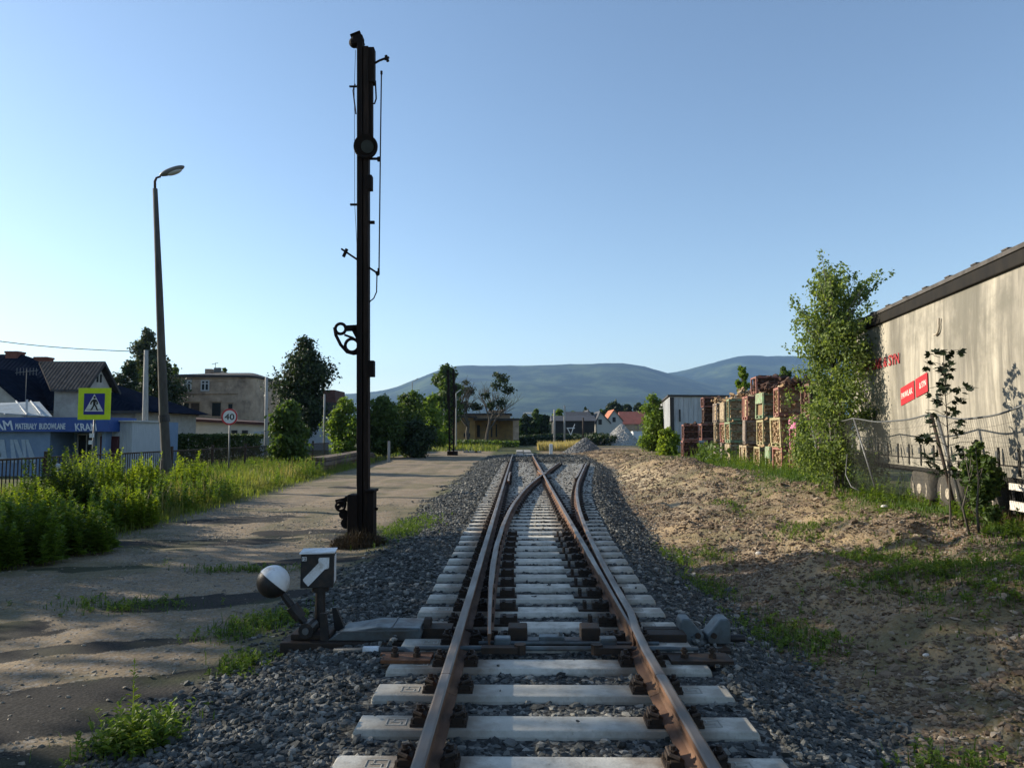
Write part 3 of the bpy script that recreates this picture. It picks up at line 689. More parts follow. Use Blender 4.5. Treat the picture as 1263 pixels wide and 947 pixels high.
def blobs(c, rad, k, fr=.40, prof=None):
    k = int(k * 1.5)
    """clumps filling an ellipsoid (or a profile of (height fraction, radius fraction))"""
    out = []; c = np.array(c, float); rad = np.array(rad, float)
    for j in range(k):
        if prof:
            h = (j + rng.random()) / k; rr = np.interp(h, [p[0] for p in prof], [p[1] for p in prof])
            a = rng.uniform(0, 2 * math.pi); q = rng.random() ** .6 * .72
            p = c + np.array([math.cos(a) * rad[0] * rr * q, math.sin(a) * rad[1] * rr * q, (h - .5) * 2 * rad[2]])
            s = rad[0] * (rr * .40 + .09) * rng.uniform(.5, 1.35); out.append((p, np.array([s, s, s * rng.uniform(.7, 1.1)])))
        else:
            d = norm(rng.normal(size=3)); q = rng.random() ** .45 * .74
            p = c + d * rad * q; s = rad.mean() * fr * rng.uniform(.65, 1.3)
            out.append((p, np.array([s * 1.1, s * 1.1, s * .85])))
    return out
def tree(name, label, base, clumps, n, leaf, mat, trunk_r, cat='tree', group=None, bark=None, stems=1, asp=.62, droop=0.0, limbs=10, spread=.35, parts=True):
    base = Vector(base); t = empty(name, base, label, cat, group)
    n = int(n * 1.7); P, N = crown(clumps, n, leaf, spread)
    V, Fq = leaves(P, N, leaf * rng.uniform(.6, 1.35, n), asp, droop)
    np_mesh('crown', V, Fq, mat, t)
    b = MB(); cs = sorted(clumps, key=lambda q: q[0][2]); top = Vector(cs[-1][0].tolist()); mid = Vector(np.mean([q[0] for q in clumps], 0).tolist())
    for s_ in range(stems):
        o = Vector((random.uniform(-.1, .1), random.uniform(-.1, .1), 0)) * (stems > 1) * 3
        m = base + (mid - base) * .5 + o; e = Vector((mid.x, mid.y, top.z - .25 * (stems > 2))) + o * .9
        b.tube([base + o * .6 - Vector((0, 0, .1)), m, mid + o * .6, e], [trunk_r, trunk_r * .8, trunk_r * .5, trunk_r * .12], 8)
        pick = random.sample(list(range(len(cs))), min(limbs, len(cs)))
        for k in pick:
            q = Vector(cs[k][0].tolist()); zt = max(.15, min(.9, (q.z - base.z) / max(e.z - base.z, .1) * .7)); st = base.lerp(e, zt)
            if zt < .5: st = base.lerp(mid, zt * 1.6 if zt * 1.6 < 1 else 1)
            b.tube([st, st.lerp(q, .55) + Vector((0, 0, .08 * (q - st).length)), q], [trunk_r * .38, trunk_r * .25, trunk_r * .08], 5)
    b.build('trunk', [bark or m_bark], t, smooth=True)
    return t
def px_tree(name, label, px, pbase, ptop, hw, y, n, mat, k=16, prof=None, low=.25, leafk=1.0, **kw):
    """tree from its place in the photo: px centre, base / top rows, half width, at distance y"""
    b = gp(px, y); zt = at(px, ptop, y).z; rw = hw * y / F; zb = at(px, pbase, y).z if pbase else b.z
    z0 = zb + (zt - zb) * low; cz = (z0 + zt) / 2; rz_ = (zt - z0) / 2
    cl = blobs((b.x, b.y, cz), (rw, rw, rz_), k, prof=prof)
    return tree(name, label, b, cl, n, max(.026, y * .0023) * leafk, mat, kw.pop('tr', rw * .07 + .04), **kw)
LINDEN = [(0, .35), (.15, .8), (.4, 1), (.65, .92), (.85, .6), (1, .18)]
BUSH = [(0, .75), (.3, 1), (.6, .95), (.85, .65), (1, .25)]
# --- left side
px_tree('deciduous_tree', 'tall grey green pointed tree rising behind the slim concrete pole', 180, 520, 408, 30, 76, 7000, LM['grey'], 22, [(0, .9), (.3, 1), (.6, .7), (.85, .45), (1, .15)], .1)
px_tree('deciduous_tree', 'dark green tree with low limbs just left of the old brown house', 196, 545, 448, 32, 70, 5000, LM['dark'], 16, BUSH, .15)
px_tree('deciduous_tree', 'dark bushy tree beside the navy roof left of the slim pole', 155, 545, 446, 24, 72, 3500, LM['dark'], 12, BUSH, .15)
px_tree('deciduous_tree', 'small green tree top showing between the lamp post and the old brown house', 212, 520, 450, 14, 90, 1500, LM['mid'], 8, BUSH, .15)
px_tree('deciduous_tree', 'small tree top showing above the roof of the old brown house', 276, 500, 454, 7, 100, 700, LM['mid'], 6, BUSH, .3)
px_tree('linden_tree', 'tall dark dense oval tree standing behind the hedge and bush', 374, 550, 420, 36, 62, 11000, LM['dark'], 34, LINDEN, .08)
px_tree('leafy_bush', 'broad leaved bush in front of the metal fence below the dark oval tree', 357, 573, 498, 27, 38, 3600, LM['mid'], 16, BUSH, .08, cat='bush', leafk=1.3, tr=.04, stems=3)
px_tree('leafy_bush', 'bright green round shrub directly left of the rusty semaphore mast', 424, 566, 493, 24, 58, 3800, LM['fresh'], 16, BUSH, .06, cat='bush', tr=.06, stems=2)
px_tree('leafy_tree', 'bushy green tree directly right of the rusty semaphore mast', 474, 562, 490, 26, 60, 4500, LM['mid'], 18, BUSH, .06, tr=.08, stems=2)
px_tree('leafy_tree', 'taller bushy green tree second to the right of the semaphore mast', 502, 560, 485, 26, 63, 4500, LM['mid'], 18, BUSH, .06, tr=.08, stems=2)
px_tree('leafy_bush', 'low dark shrub at the road edge before the small yellow station', 515, 562, 522, 24, 60, 2600, LM['dark'], 12, BUSH, .06, cat='bush', tr=.05, stems=2)
px_tree('leafy_tree', 'light green tree between the bushy trees and the far lattice mast', 532, 556, 488, 20, 84, 3000, LM['fresh'], 14, BUSH, .1, tr=.08)
px_tree('leafy_tree', 'tall tree with an open green crown right behind the far lattice mast', 549, 545, 450, 20, 98, 4200, LM['mid'], 18, LINDEN, .12, tr=.16)
px_tree('leafy_bush', 'yellowish shrub growing in front of the yellow station wall', 550, 546, 521, 8, 92, 900, LM['fresh'], 7, BUSH, .05, cat='bush', tr=.03)
def bare_tree(label, px, py, ptop, y, lean, tufts, n):
    b = gp(px, y); t = empty('half_bare_tree', b, label, 'tree'); mb = MB(); tips = []
    H = at(px, ptop, y).z - b.z
    def grow(p, d, L, r, lev):
        q = p + d * L; mid = p.lerp(q, .5) + Vector((random.uniform(-1, 1), random.uniform(-1, 1), 0)) * L * .06
        mb.tube([p, mid, q], [r, r * .82, r * .62], 5 if lev else 7)
        if lev >= 5: tips.append(q); return
        for k in range(3 if lev < 4 else 2):
            dd = (d + Vector((random.uniform(-1, 1), random.uniform(-.6, .6), random.uniform(-.15, .75))) * .75).normalized()
            grow(p.lerp(q, random.uniform(.6, 1)), dd, L * random.uniform(.62, .85), r * .58, lev + 1)
    grow(b, Vector((lean, 0, 1)).normalized(), H * .30, H * .026, 0)
    mb.build('trunk', [m_bark], t)
    cl = [(np.array(at(x, yy, y)), np.array([r, r, r * .8]) * y / F) for x, yy, r in tufts]
    P, N = crown(cl, n, .2, .5); V, Fq = leaves(P, N, .2 * rng.uniform(.6, 1.3, n)); np_mesh('crown', V, Fq, LM['dark'], t)
bare_tree('thin half bare tree with a straight stem behind the station roof', 578, 520, 446, 106, 0, [(580, 482, 7), (574, 500, 8), (584, 500, 6), (575, 472, 4)], 500)
bare_tree('spreading half bare tree with dark leaf tufts right of the thin one', 599, 512, 458, 106, .15, [(620, 468, 9), (626, 480, 8), (612, 476, 7), (618, 496, 8), (606, 500, 7), (600, 488, 5), (613, 462, 5), (590, 503, 6)], 1300)
# --- right side
bt = gp(1037, 17.6)
cl = []
for j in range(88):
    h = rng.random(); rr = np.interp(h, [0, .12, .35, .55, .7, .85, 1], [.95, 1.2, 1.22, 1.0, .85, .55, .1]); a = rng.uniform(0, 2 * math.pi); q = rng.random() ** .5 * .85
    zc = bt.z + .25 + h * (Z(340, 17.6, 1030) - bt.z - .35)
    cl.append((np.array([bt.x - .05 + math.cos(a) * rr * q * (1.08 if h < .5 else .86) + .06 - .12 * (h > .7), bt.y + math.sin(a) * rr * q * .9, zc]), np.array([.26, .26, .30]) * rng.uniform(.6, 1.7)))
for (px, py) in ((985, 378), (990, 392), (1003, 358), (1022, 342), (1045, 345), (1040, 335), (1062, 355), (1068, 372), (982, 400), (1078, 540), (1085, 500), (985, 460), (1012, 352), (1055, 342), (978, 372), (1088, 480), (1092, 520), (1090, 550), (1086, 455), (1080, 430), (976, 520), (972, 490), (978, 560)):
    cl.append((np.array(at(px, py, 17.5)), np.array([.13, .13, .2]) * rng.uniform(.8, 1.3)))
for j in range(46):
    h = rng.random() ** .8; zc = bt.z + .5 + h * (Z(352, 17.6, 1030) - bt.z - .6); a = rng.uniform(0, 2 * math.pi); L_ = (1.25 - .55 * h) * rng.uniform(.8, 1.12)
    if h > .5: L_ = rng.uniform(.65, 1.05) * (1.25 - .35 * (h > .9))
    up_ = .25 + .75 * h * h
    for f in (.35, .5, .65, .8, .92, 1.03):
        p = np.array([bt.x + math.cos(a) * L_ * f, bt.y + math.sin(a) * L_ * f * .9, zc + up_ * L_ * f - .1 * (1 - h) * f * f]); r_ = .15 * (1.25 - f) + .045; cl.append((p, np.array([r_, r_, r_])))
tree('birch_tree', 'young birch tree with small glossy leaves covering the far end of the grey trailer', bt, cl, 13500, .038, LM['birch'], .038, bark=m_bark_w, stems=4, asp=.7, droop=.7, limbs=26, spread=.55)
px_tree('young_tree', 'small pale green shrub at the left foot of the birch beside the wood crates', 993, 590, 508, 13, 21.5, 1500, LM['birch'], 12, BUSH, .05, tr=.03, leafk=1.0, cat='shrub')
px_tree('young_tree', 'slender young tree poking up behind the stacked wood crates', 916, 500, 452, 9, 46, 900, LM['fresh'], 9, LINDEN, .1, tr=.05)
px_tree('young_tree', 'small dark tree top right of the topmost wood crate', 972, 500, 452, 12, 36, 900, LM['mid'], 8, BUSH, .1, tr=.05)
px_tree('leafy_bush', 'green shrub standing at the left end of the grey metal shed', 806, 560, 488, 20, 62, 4200, LM['fresh'], 18, [(0, .9), (.4, 1), (.7, .75), (1, .3)], .04, cat='bush', tr=.05, stems=2)
px_tree('leafy_bush', 'low yellow flowering shrub in front of the grey metal shed', 822, 560, 530, 16, 52, 1700, LM['gold'], 10, BUSH, .04, cat='bush', tr=.03)
px_tree('leafy_bush', 'dark leafy shrub growing beside the white side guard of the trailer', 1207, 640, 548, 24, 10.9, 1500, LM['mid'], 12, BUSH, .05, cat='bush', leafk=1.6, tr=.02, stems=2)
# maple sapling in front of the trailer
sp = gp(1168, 11.4); t = empty('maple_sapling', sp, 'thin maple sapling with dark broad leaves in front of the trailer wall', 'sapling')
mb = MB(); topz = at(1163, 432, 11.4); P = []; pth = [sp, sp.lerp(topz, .5) + Vector((.02, 0, 0)), topz]; mb.tube(pth, [.016, .011, .004], 6)
for h in np.linspace(.28, .97, 13):
    p = sp.lerp(topz, float(h))
    for s_ in (-1, 1):
        L = (.34 * (1 - float(h)) + .16) * random.uniform(.7, 1.15); q = p + Vector((s_ * L * .85, random.uniform(-.25, .25), random.uniform(.0, .12)))
        mb.tube([p, p.lerp(q, .5) + Vector((0, 0, .04)), q], [.005, .004, .003], 4)
        for k in range(8): P.append(q.lerp(p, random.uniform(0, .45)) + Vector((random.uniform(-.06, .06), random.uniform(-.08, .08), random.uniform(-.07, .03))))
for k in range(6): P.append(topz + Vector((random.uniform(-.06, .06), random.uniform(-.06, .06), random.uniform(-.1, .03))))
mb.build('stem', [m_bark], t)
P = np.array([tuple(p) for p in P]); N = norm(rng.normal(size=P.shape) * .5 + np.array([0, -.3, .8])); LV = []; LF = []
for sub in (-.7, 0, .7):   # three lobes per leaf
    n = len(P); tt_ = norm(np.cross(N, rng.normal(size=(n, 3)))) if sub == -.7 else tt_
    bb_ = norm(np.cross(N, tt_)); d = norm(tt_ + bb_ * sub); e = norm(np.cross(N, d)); s_ = .085
    V = np.stack([P, P + d * s_ * .6 + e * s_ * .34, P + d * s_ * 1.25, P + d * s_ * .6 - e * s_ * .34], 1); LF.append(np.arange(4 * n).reshape(n, 4) + len(LV) * 4 * n); LV.append(V.reshape(-1, 3))
np_mesh('leaves', np.concatenate(LV), np.concatenate(LF), LM['maple'], t)

# --- herbs: stems carrying narrow leaves
def herb_mesh(name, B, H, mat, parent=None, lk=26, ll=.085, lean=.25, stemw=.006, wid=.36, topl=.45):
    n = len(B); az = rng.uniform(0, 2 * math.pi, n); ln = rng.random(n) * lean
    tip = B + np.stack([np.cos(az) * ln * H, np.sin(az) * ln * H, H], 1)
    h = (np.arange(lk)[None] + rng.random((n, lk))) / lk * .92 + .08
    c = B[:, None] * (1 - h[..., None]) + tip[:, None] * h[..., None]; c[..., 0] += np.cos(az)[:, None] * h * (1 - h) * -.1 * H[:, None]
    a = rng.uniform(0, 2 * math.pi, (n, lk)); up = .25 + .8 * h
    d = norm(np.stack([np.cos(a), np.sin(a), up - .15], -1)); L = (ll * (1 - (1 - topl) * h) * rng.uniform(.7, 1.3, (n, lk)))[..., None]
    side = norm(np.cross(d, np.array([0, 0, 1.0]))); md = c + d * L * .5 + np.array([0, 0, 1]) * L * .08
    tipd = c + d * L - np.array([0, 0, 1]) * L * .15
    V = np.stack([c, md + side * L * wid, tipd, md - side * L * wid], 2).reshape(-1, 3)
    S1 = np.stack([B + [stemw, 0, 0], B - [stemw, 0, 0], tip - [stemw * .4, 0, 0], tip + [stemw * .4, 0, 0]], 1).reshape(-1, 3)
    V = np.concatenate([V, S1]); return np_mesh(name, V, np.arange(len(V)).reshape(-1, 4), mat, parent)
def weed_bush(px, py, y, n, h, r, label, mat='gold', cat='weed', group=None, lk=64, ll=.155, name='goldenrod_clump'):
    b = gp(px, y); a = rng.uniform(0, 2 * math.pi, n); q = np.sqrt(rng.random(n)) * r
    x_ = b.x + np.cos(a) * q; y_ = b.y + np.sin(a) * q * .8
    B = np.stack([x_, y_, zg(x_, y_)], 1); H = h * (1 - .45 * (q / r) ** 2) * rng.uniform(.75, 1.12, n)
    o = herb_mesh(name, B, H, LM[mat], None, lk, ll); recenter(o); return tag(o, label, cat, group)
for args in (
    (78, 640, 15.6, 90, 1.75, .75, 'tall dark green weed clump left of the pedestrian sign post', 'mid'),
    (118, 610, 18.6, 120, 1.75, 1.0, 'bright yellow green weed clump in front of the pedestrian sign post'),
    (178, 600, 19.6, 75, 1.50, .62, 'bright weed clump just left of the concrete lamp post foot'),
    (233, 598, 22.5, 60, 1.45, .60, 'bright weed clump just right of the concrete lamp post foot'),
    (20, 680, 11.6, 80, 1.05, .8, 'green weed clump at the very left edge of the road', 'fresh'),
    (42, 640, 14.0, 70, 1.15, .75, 'low leafy weed clump between the left edge and the tall dark clump'),
    (150, 640, 16.2, 70, .95, .8, 'spreading weed clump at the road edge below the lamp post'),
    (100, 678, 12.8, 60, .85, .7, 'leafy weed clump at the shaded road edge', 'fresh')):
    weed_bush(*args)
def tall_weed(px, py, z, h, lab, n=1, tuft=0):
    p = atz(px, py, z); b = Vector((p.x, p.y, g1(p.x, p.y))); t = empty('wild_weed', b, lab, 'weed')
    herb_mesh('stem', np.array([tuple(b)]), np.array([h]), LM['gold'], t, 46, .085, .05, .004, .24, .3)
    m = tuft; a = rng.uniform(0, 6.28, m); q = np.sqrt(rng.random(m)) * .26; x_ = b.x + .04 + np.cos(a) * q; y_ = b.y + np.sin(a) * q * .7
    herb_mesh('leaf_tuft', np.stack([x_, y_, zg(x_, y_)], 1), rng.uniform(.10, .26, m), LM['fresh'], t, 11, .075, .8, .003, .3, .7)
tall_weed(162, 925, -.2, .56, 'single tall weed with a leafy tuft growing at the edge of the ballast', 1, 60)

# --- grass
def grass(name, x, y, h, w, mat, kind='stuff', lab=None, cat=None, lean=.55, parent=None):
    n = len(x); B = np.stack([x, y, zg(x, y) - .01], 1); a = rng.uniform(0, 2 * math.pi, n); ln = rng.random(n) * lean * h
    d = np.stack([np.cos(a), np.sin(a), np.zeros(n)], 1); side = np.stack([-np.sin(a), np.cos(a), np.zeros(n)], 1) * w[:, None]
    m_ = B + d * (ln * .3)[:, None] + np.array([0, 0, 1]) * (h * .55)[:, None]; t_ = B + d * ln[:, None] + np.array([0, 0, 1]) * (h * (1 - .3 * (ln / h / max(lean, .01))))[:, None]
    V = np.stack([B - side, B + side, m_ + side * .8, m_ - side * .8, t_], 1).reshape(-1, 3); k = (np.arange(n) * 5)[:, None]
    Fc = np.concatenate([k + np.array([0, 1, 2]), k + np.array([0, 2, 3]), k + np.array([3, 2, 4])])
    o = np_mesh(name, V, Fc, mat, parent)
    return tag(o, lab, cat, None, kind)
# left verge between road and fence
def redge(y): return -8.0 - .06 * np.clip(y - 17, -20, 20) - .05 * np.clip(y - 37, 0, 60)
n = 60000; y_ = 8.5 + 38 * rng.random(n) ** 1.15; x_ = redge(y_) - .1 - (rng.random(n) ** .8) * 6.5 + rng.normal(0, .2, n)
dens = .35 + fbm(x_ * .7, y_ * .7, 101); k = rng.random(n) < dens; x_, y_ = x_[k], y_[k]
edge = np.clip((redge(y_) - x_) / 1.8, 0, 1); hh = (.14 + .62 * edge * (.5 + fbm(x_ * .5, y_ * .5, 103))) * rng.uniform(.6, 1.2, len(x_))
grass('verge_grass', x_, y_, hh, rng.uniform(.005, .011, len(x_)), m_grass)
n = 3200; y_ = 10 + 34 * rng.random(n) ** 1.2; x_ = redge(y_) - .5 - rng.random(n) * 4.5; k = fbm(x_ * .4, y_ * .4, 111) > .42; x_, y_ = x_[k], y_[k]
tag(herb_mesh('verge_weeds', np.stack([x_, y_, zg(x_, y_)], 1), rng.uniform(.4, 1.0, len(x_)), LM['fresh'], None, 26, .14, .35), kind='stuff')
n = 5000; y_ = 16 + 26 * rng.random(n); x_ = redge(y_) - .8 - rng.random(n) * 4; k = fbm(x_ * .35, y_ * .35, 113) > .5; x_, y_ = x_[k], y_[k]
grass('dry_seed_grass', x_, y_, rng.uniform(.5, 1.05, len(x_)), rng.uniform(.005, .009, len(x_)), m_straw, lean=.35)
# right belt along the fence and crates
n = 60000; y_ = 6 + 60 * rng.random(n) ** 1.4; c_ = 7.55 + .105 * (y_ - 18); x_ = c_ + rng.normal(0, 1, n) * (.75 + .02 * y_) + .25
k = (rng.random(n) < .25 + 1.1 * sstep(.35, .6, fbm(x_ * .8, y_ * .8, 121))); x_, y_ = x_[k], y_[k]
hh = (1 - .5 * ((y_ > 9) & (y_ < 17.5))) * (.07 + .30 * sstep(-.8, .8, x_ - (7.5 + .105 * (y_ - 18)))) * rng.uniform(.55, 1.25, len(x_))
grass('belt_grass', x_, y_, hh, rng.uniform(.005, .010, len(x_)), m_grassb)
n = 4200; y_ = 7.5 + 7 * rng.random(n); x_ = 7.2 + .05 * y_ + rng.random(n) * 1.4 - .3; k = fbm(x_ * 1.2, y_ * 1.2, 125) > .45; x_, y_ = x_[k], y_[k]
grass('dry_belt_grass', x_, y_, rng.uniform(.25, .55, len(x_)), rng.uniform(.003, .006, len(x_)), leafmat('brown_grass', (.12, .09, .04), (.22, .17, .08), .3), lean=.5)
n = 900; y_ = 9 + 45 * rng.random(n) ** 1.3; x_ = 8.4 + .105 * (y_ - 18) + rng.normal(0, .6, n)
tag(herb_mesh('belt_weeds', np.stack([x_, y_, zg(x_, y_)], 1), rng.uniform(.25, .8, n) * np.where((y_ > 9) & (y_ < 17.5), .45, 1), LM['fresh'], None, 20, .12, .4), kind='stuff')
# short green patches on bank, ballast and road
gxs, gys = [], []
for cx, cy, ax_, ay_, a in GRASS_SPOTS:
    m = int(1300 * a * min(ax_ * ay_, 2.5)) + 160; gxs.append(cx + rng.normal(0, .55, m) * ax_); gys.append(cy + rng.normal(0, .55, m) * ay_)
x_ = np.concatenate(gxs); y_ = np.concatenate(gys)
grass('patch_grass', x_, y_, rng.uniform(.04, .15, len(x_)), rng.uniform(.003, .006, len(x_)), m_grassb, lean=.9)
B = np.stack([x_, y_, zg(x_, y_)], 1)[::6]
tag(herb_mesh('patch_weeds', B, rng.uniform(.03, .11, len(B)), LM['fresh'], None, 9, .05, .9, .002, .34, .8), kind='stuff')
# dead grass heap at the foot of the semaphore
sx_, sy_ = X(445, 13.6), 13.6
n = 2600; a = rng.uniform(0, 6.28, n); q = np.sqrt(rng.random(n)); x_ = sx_ + np.cos(a) * q * .52; y_ = sy_ - .1 + np.sin(a) * q * .45
b_ = np.stack([x_, y_, zg(x_, y_) + (1 - q ** 2) * .14], 1)
o = grass('dead_grass_heap', x_, y_, .12 + .34 * (1 - q) * rng.uniform(.5, 1.2, n), rng.uniform(.004, .008, n), m_dead, None, 'brown heap of dead grass around the foot of the rusty semaphore mast', 'dead grass', lean=1.4)
# far yellow grass island beside the gravel pile
n = 5200; x0, x1 = X(664, 84), X(722, 84); x_ = rng.uniform(x0, x1, n); y_ = rng.uniform(80, 90, n)
grass('yellow_grass', x_, y_, rng.uniform(.5, 1.25, n), rng.uniform(.02, .035, n), m_straw, lean=.4)
n = 2600; x_ = rng.uniform(X(520, 80), X(618, 96), n); y_ = rng.uniform(76, 100, n); k = fbm(x_ * .3, y_ * .3, 131) > .45
grass('station_grass', x_[k], y_[k], rng.uniform(.3, .8, k.sum()), rng.uniform(.02, .04, k.sum()), m_grass, lean=.5)
n = 3500; x_ = rng.uniform(-16, -9.2, n); y_ = rng.uniform(44, 80, n); k = x_ < redge(y_) - .2
grass('far_verge_grass', x_[k], y_[k], rng.uniform(.2, .6, k.sum()), rng.uniform(.015, .03, k.sum()), m_grass, lean=.5)
# ------------------------------------------------------------------ semaphore mast
Y0 = 13.7; q_ = lambda px, py, dy=0: at(px, py, Y0 + dy)
m_mast = M('mast_iron', (.009, .007, .006), (.022, .014, .010), 9, .85, metal=.1, spec=.2, bump=.004, sc=(1, 1, .3))
m_mastb = M('mast_rust', (.032, .019, .012), (.012, .009, .007), 8, .85, spec=.2, bump=.004, sc=(2, 2, .25))
gb = g1(X(450, Y0), Y0)
sm = empty('semaphore_mast', (X(450, Y0), Y0, gb), 'tall rusty black semaphore mast without arms beside the track', 'signal mast')
def ch(px0, px1, py0, py1, d0, d1, bm, pxb=0):
    c4 = [q_(px0, py1), q_(px1, py1), q_(px1, py0), q_(px0, py0)]
    bm.prism([(p.x, p.z) for p in c4], (0, Y0 + d0, 0), (1, 0, 0), (0, 0, 1), (0, d1 - d0, 0))
b = MB(); ch(441.4, 448.2, 46, 672, -.1, .1, b); b.build('left_channel', [m_mast], sm, bevel=.008)
b = MB(); ch(449.4, 455.4, 60, 672, -.1, .1, b); b.build('right_channel', [m_mastb], sm, bevel=.008)
b = MB(); ch(446.5, 451.5, 60, 670, -.04, .04, b)
for k in range(16): 
    py = 90 + k * 36; b.bar(q_(444, py), q_(453, py + 30), .03, .012, (0, 1, 0))
b.build('lattice', [m_mast], sm)
b = MB(); ch(448, 462, 60, 103, -.06, .12, b); ch(450, 459.5, 103, 168, -.04, .1, b); b.build('upper_plate', [m_mast], sm, bevel=.006)
b = MB(); c = q_(441.5, 50); rt = Matrix.Rotation(R(-22), 3, 'Y'); b.box(c, (.20, .2, .19), rt, .8); b.box(c + rt @ Vector((0, 0, .1)), (.21, .22, .03), rt); b.ball(c + rt @ Vector((-.09, 0, -.02)), .1, 12, 8); b.build('head_cap', [m_mast], sm, bevel=.02)
b = MB(); b.tube([q_(461, 79), q_(468, 75), q_(476, 72)], .022, 7); b.cyl(q_(476, 69), q_(478.5, 76), .03); b.cyl(q_(474, 74), q_(480, 71), .022); b.build('top_bracket', [m_mast], sm)
b = MB(); b.tube([q_(470.5, 90), q_(469.5, 160), q_(467.5, 336)], .013, 7); b.cyl(q_(470.5, 88), q_(470.5, 92), .022); b.cyl(q_(467, 331), q_(467, 339), .022)
b.tube([q_(465, 338), q_(464.5, 360), q_(461, 368), q_(455, 373)], .012, 7); b.tube([q_(463, 100), q_(464, 122), q_(462, 128), q_(456, 128)], .016, 6); b.build('rod', [m_mast], sm, smooth=True)
b = MB(); b.tube([q_(452, 196), q_(468, 196)], .026, 7); b.cyl(q_(467.5, 194), q_(467.5, 199), .035); b.bar(q_(431, 107), q_(444, 107), .03, .03); b.tube([q_(438, 104), q_(435.5, 112), q_(437, 125), q_(439, 141)], .014, 6)
b.bar(q_(432, 252.5), q_(453, 252.5), .04, .035); b.bar(q_(450, 274.5), q_(462, 274.5), .05, .055); b.bar(q_(445, 250), q_(445, 258), .08, .05); b.build('bracket', [m_mast], sm)
b = MB(); b.cyl(q_(451, 181, -.16), q_(451, 181, .12), .228, .228, 28); b.ring(q_(451, 181, -.17), (0, 1, 0), .205, .028, 28, 6); b.build('signal_lamp', [m_mast], sm, smooth=False)
b = MB(); b.cyl(q_(453, 181, -.175), q_(453, 181, -.168), .12, .12, 20); b.build('lens', [plain('dull_lens', (.05, .055, .05), .2)], sm.children[-1])
b = MB(); ch(453, 460, 218, 236, -.12, .04, b); ch(455, 462.3, 445, 465, -.1, .06, b); b.build('relay_box', [m_mast], sm, bevel=.012)
b = MB(); b.bar(q_(421, 307), q_(467, 338), .035, .045, (0, 1, 0)); b.bar(q_(428, 307), q_(423.5, 317), .05, .06, (0, 1, 0)); b.bar(q_(464, 335), q_(466, 340), .05, .06, (0, 1, 0)); b.build('arm_lever', [m_mast], sm, bevel=.006)
b = MB()
b.ring(q_(420, 405.5), (0, 1, 0), .098, .03, 24, 6); b.ring(q_(434, 426), (0, 1, 0), .125, .03, 24, 6)
b.tube([q_(412.6, 404), q_(414, 413), q_(420, 425), q_(428, 434), q_(436, 436), q_(443, 435)], .032, 7)
b.bar(q_(426, 405), q_(445, 404), .11, .05, (0, 1, 0)); b.bar(q_(425, 413), q_(436, 417), .04, .05, (0, 1, 0)); b.bar(q_(436, 405), q_(445, 422), .09, .05, (0, 1, 0)); b.build('spectacle_frame', [m_mast], sm, smooth=False)
b = MB(); ch(431, 443, 609, 660, -.2, .2, b); b.build('wire_box', [m_mast], sm, bevel=.02)
b = MB(); ch(455, 462.5, 604, 668, -.16, .16, b); ch(453, 464.5, 603, 606, -.2, .2, b); b.bar(q_(459, 625), q_(466, 628), .05, .05); b.build('side_plate', [m_mast], sm, bevel=.01)
b = MB()
for (px, py, r_) in ((423, 621, .07), (428, 615, .055), (424, 634, .09), (419, 619, .045), (427, 645, .10), (418, 625, .04)): b.cyl(q_(px, py, -.1), q_(px, py, .1), r_, r_, 12)
b.ring(q_(420, 624, -.12), (0, 1, 0), .085, .022, 18, 6); b.bar(q_(414, 618), q_(432, 614), .05, .06); b.build('wire_pulley', [m_mast], sm)
b = MB(); p = sm.location; b.box((p.x - .02, p.y, gb + .02), (.62, .6, .22), None, .85); b.build('footing', [m_dkconc := M('dirty_concrete', (.06, .055, .05), (.03, .028, .026), 6, .9)], sm)
b = MB(); b.tube([q_(438.5, 62), q_(437, 107), q_(437.5, 252), q_(440, 300), q_(440, 600)], .005, 5); b.build('pull_wire', [m_mast], sm)
# far lattice mast
yf = 66; fb = gp(557, yf); t = empty('lattice_mast', fb, 'second dark lattice signal mast far off in front of the station', 'signal mast')
b = MB(); z1 = Z(456, yf)
for sx in (-1, 1):
    b.bar((fb.x + sx * .26, yf, Z(503, yf)), (fb.x + sx * .24 - .1, yf, z1), .24, .2); b.bar((fb.x + sx * .18, yf, fb.z), (fb.x + sx * .24, yf, Z(503, yf)), .14, .14)
b.build('post', [m_mast], t)
b = MB(); zz = fb.z + .4; k = 0
while zz < z1 - .5: s_ = 1 if k % 2 else -1; b.bar((fb.x - s_ * .2, yf - .05, zz), (fb.x + s_ * .2, yf - .05, zz + .42), .10, .08); zz += .42; k += 1
b.build('lattice', [m_mast], t)
b = MB(); b.box((fb.x - .3, yf, Z(490, yf)), (.3, .3, .8)); b.box((fb.x + .35, yf, Z(478, yf)), (.25, .3, .5)); b.box((fb.x + .1, yf, fb.z + .15), (.9, .8, .4)); b.bar((fb.x, yf, Z(463, yf)), (fb.x + .6, yf, Z(460, yf)), .1, .1); b.build('signal_box', [m_mast], t)

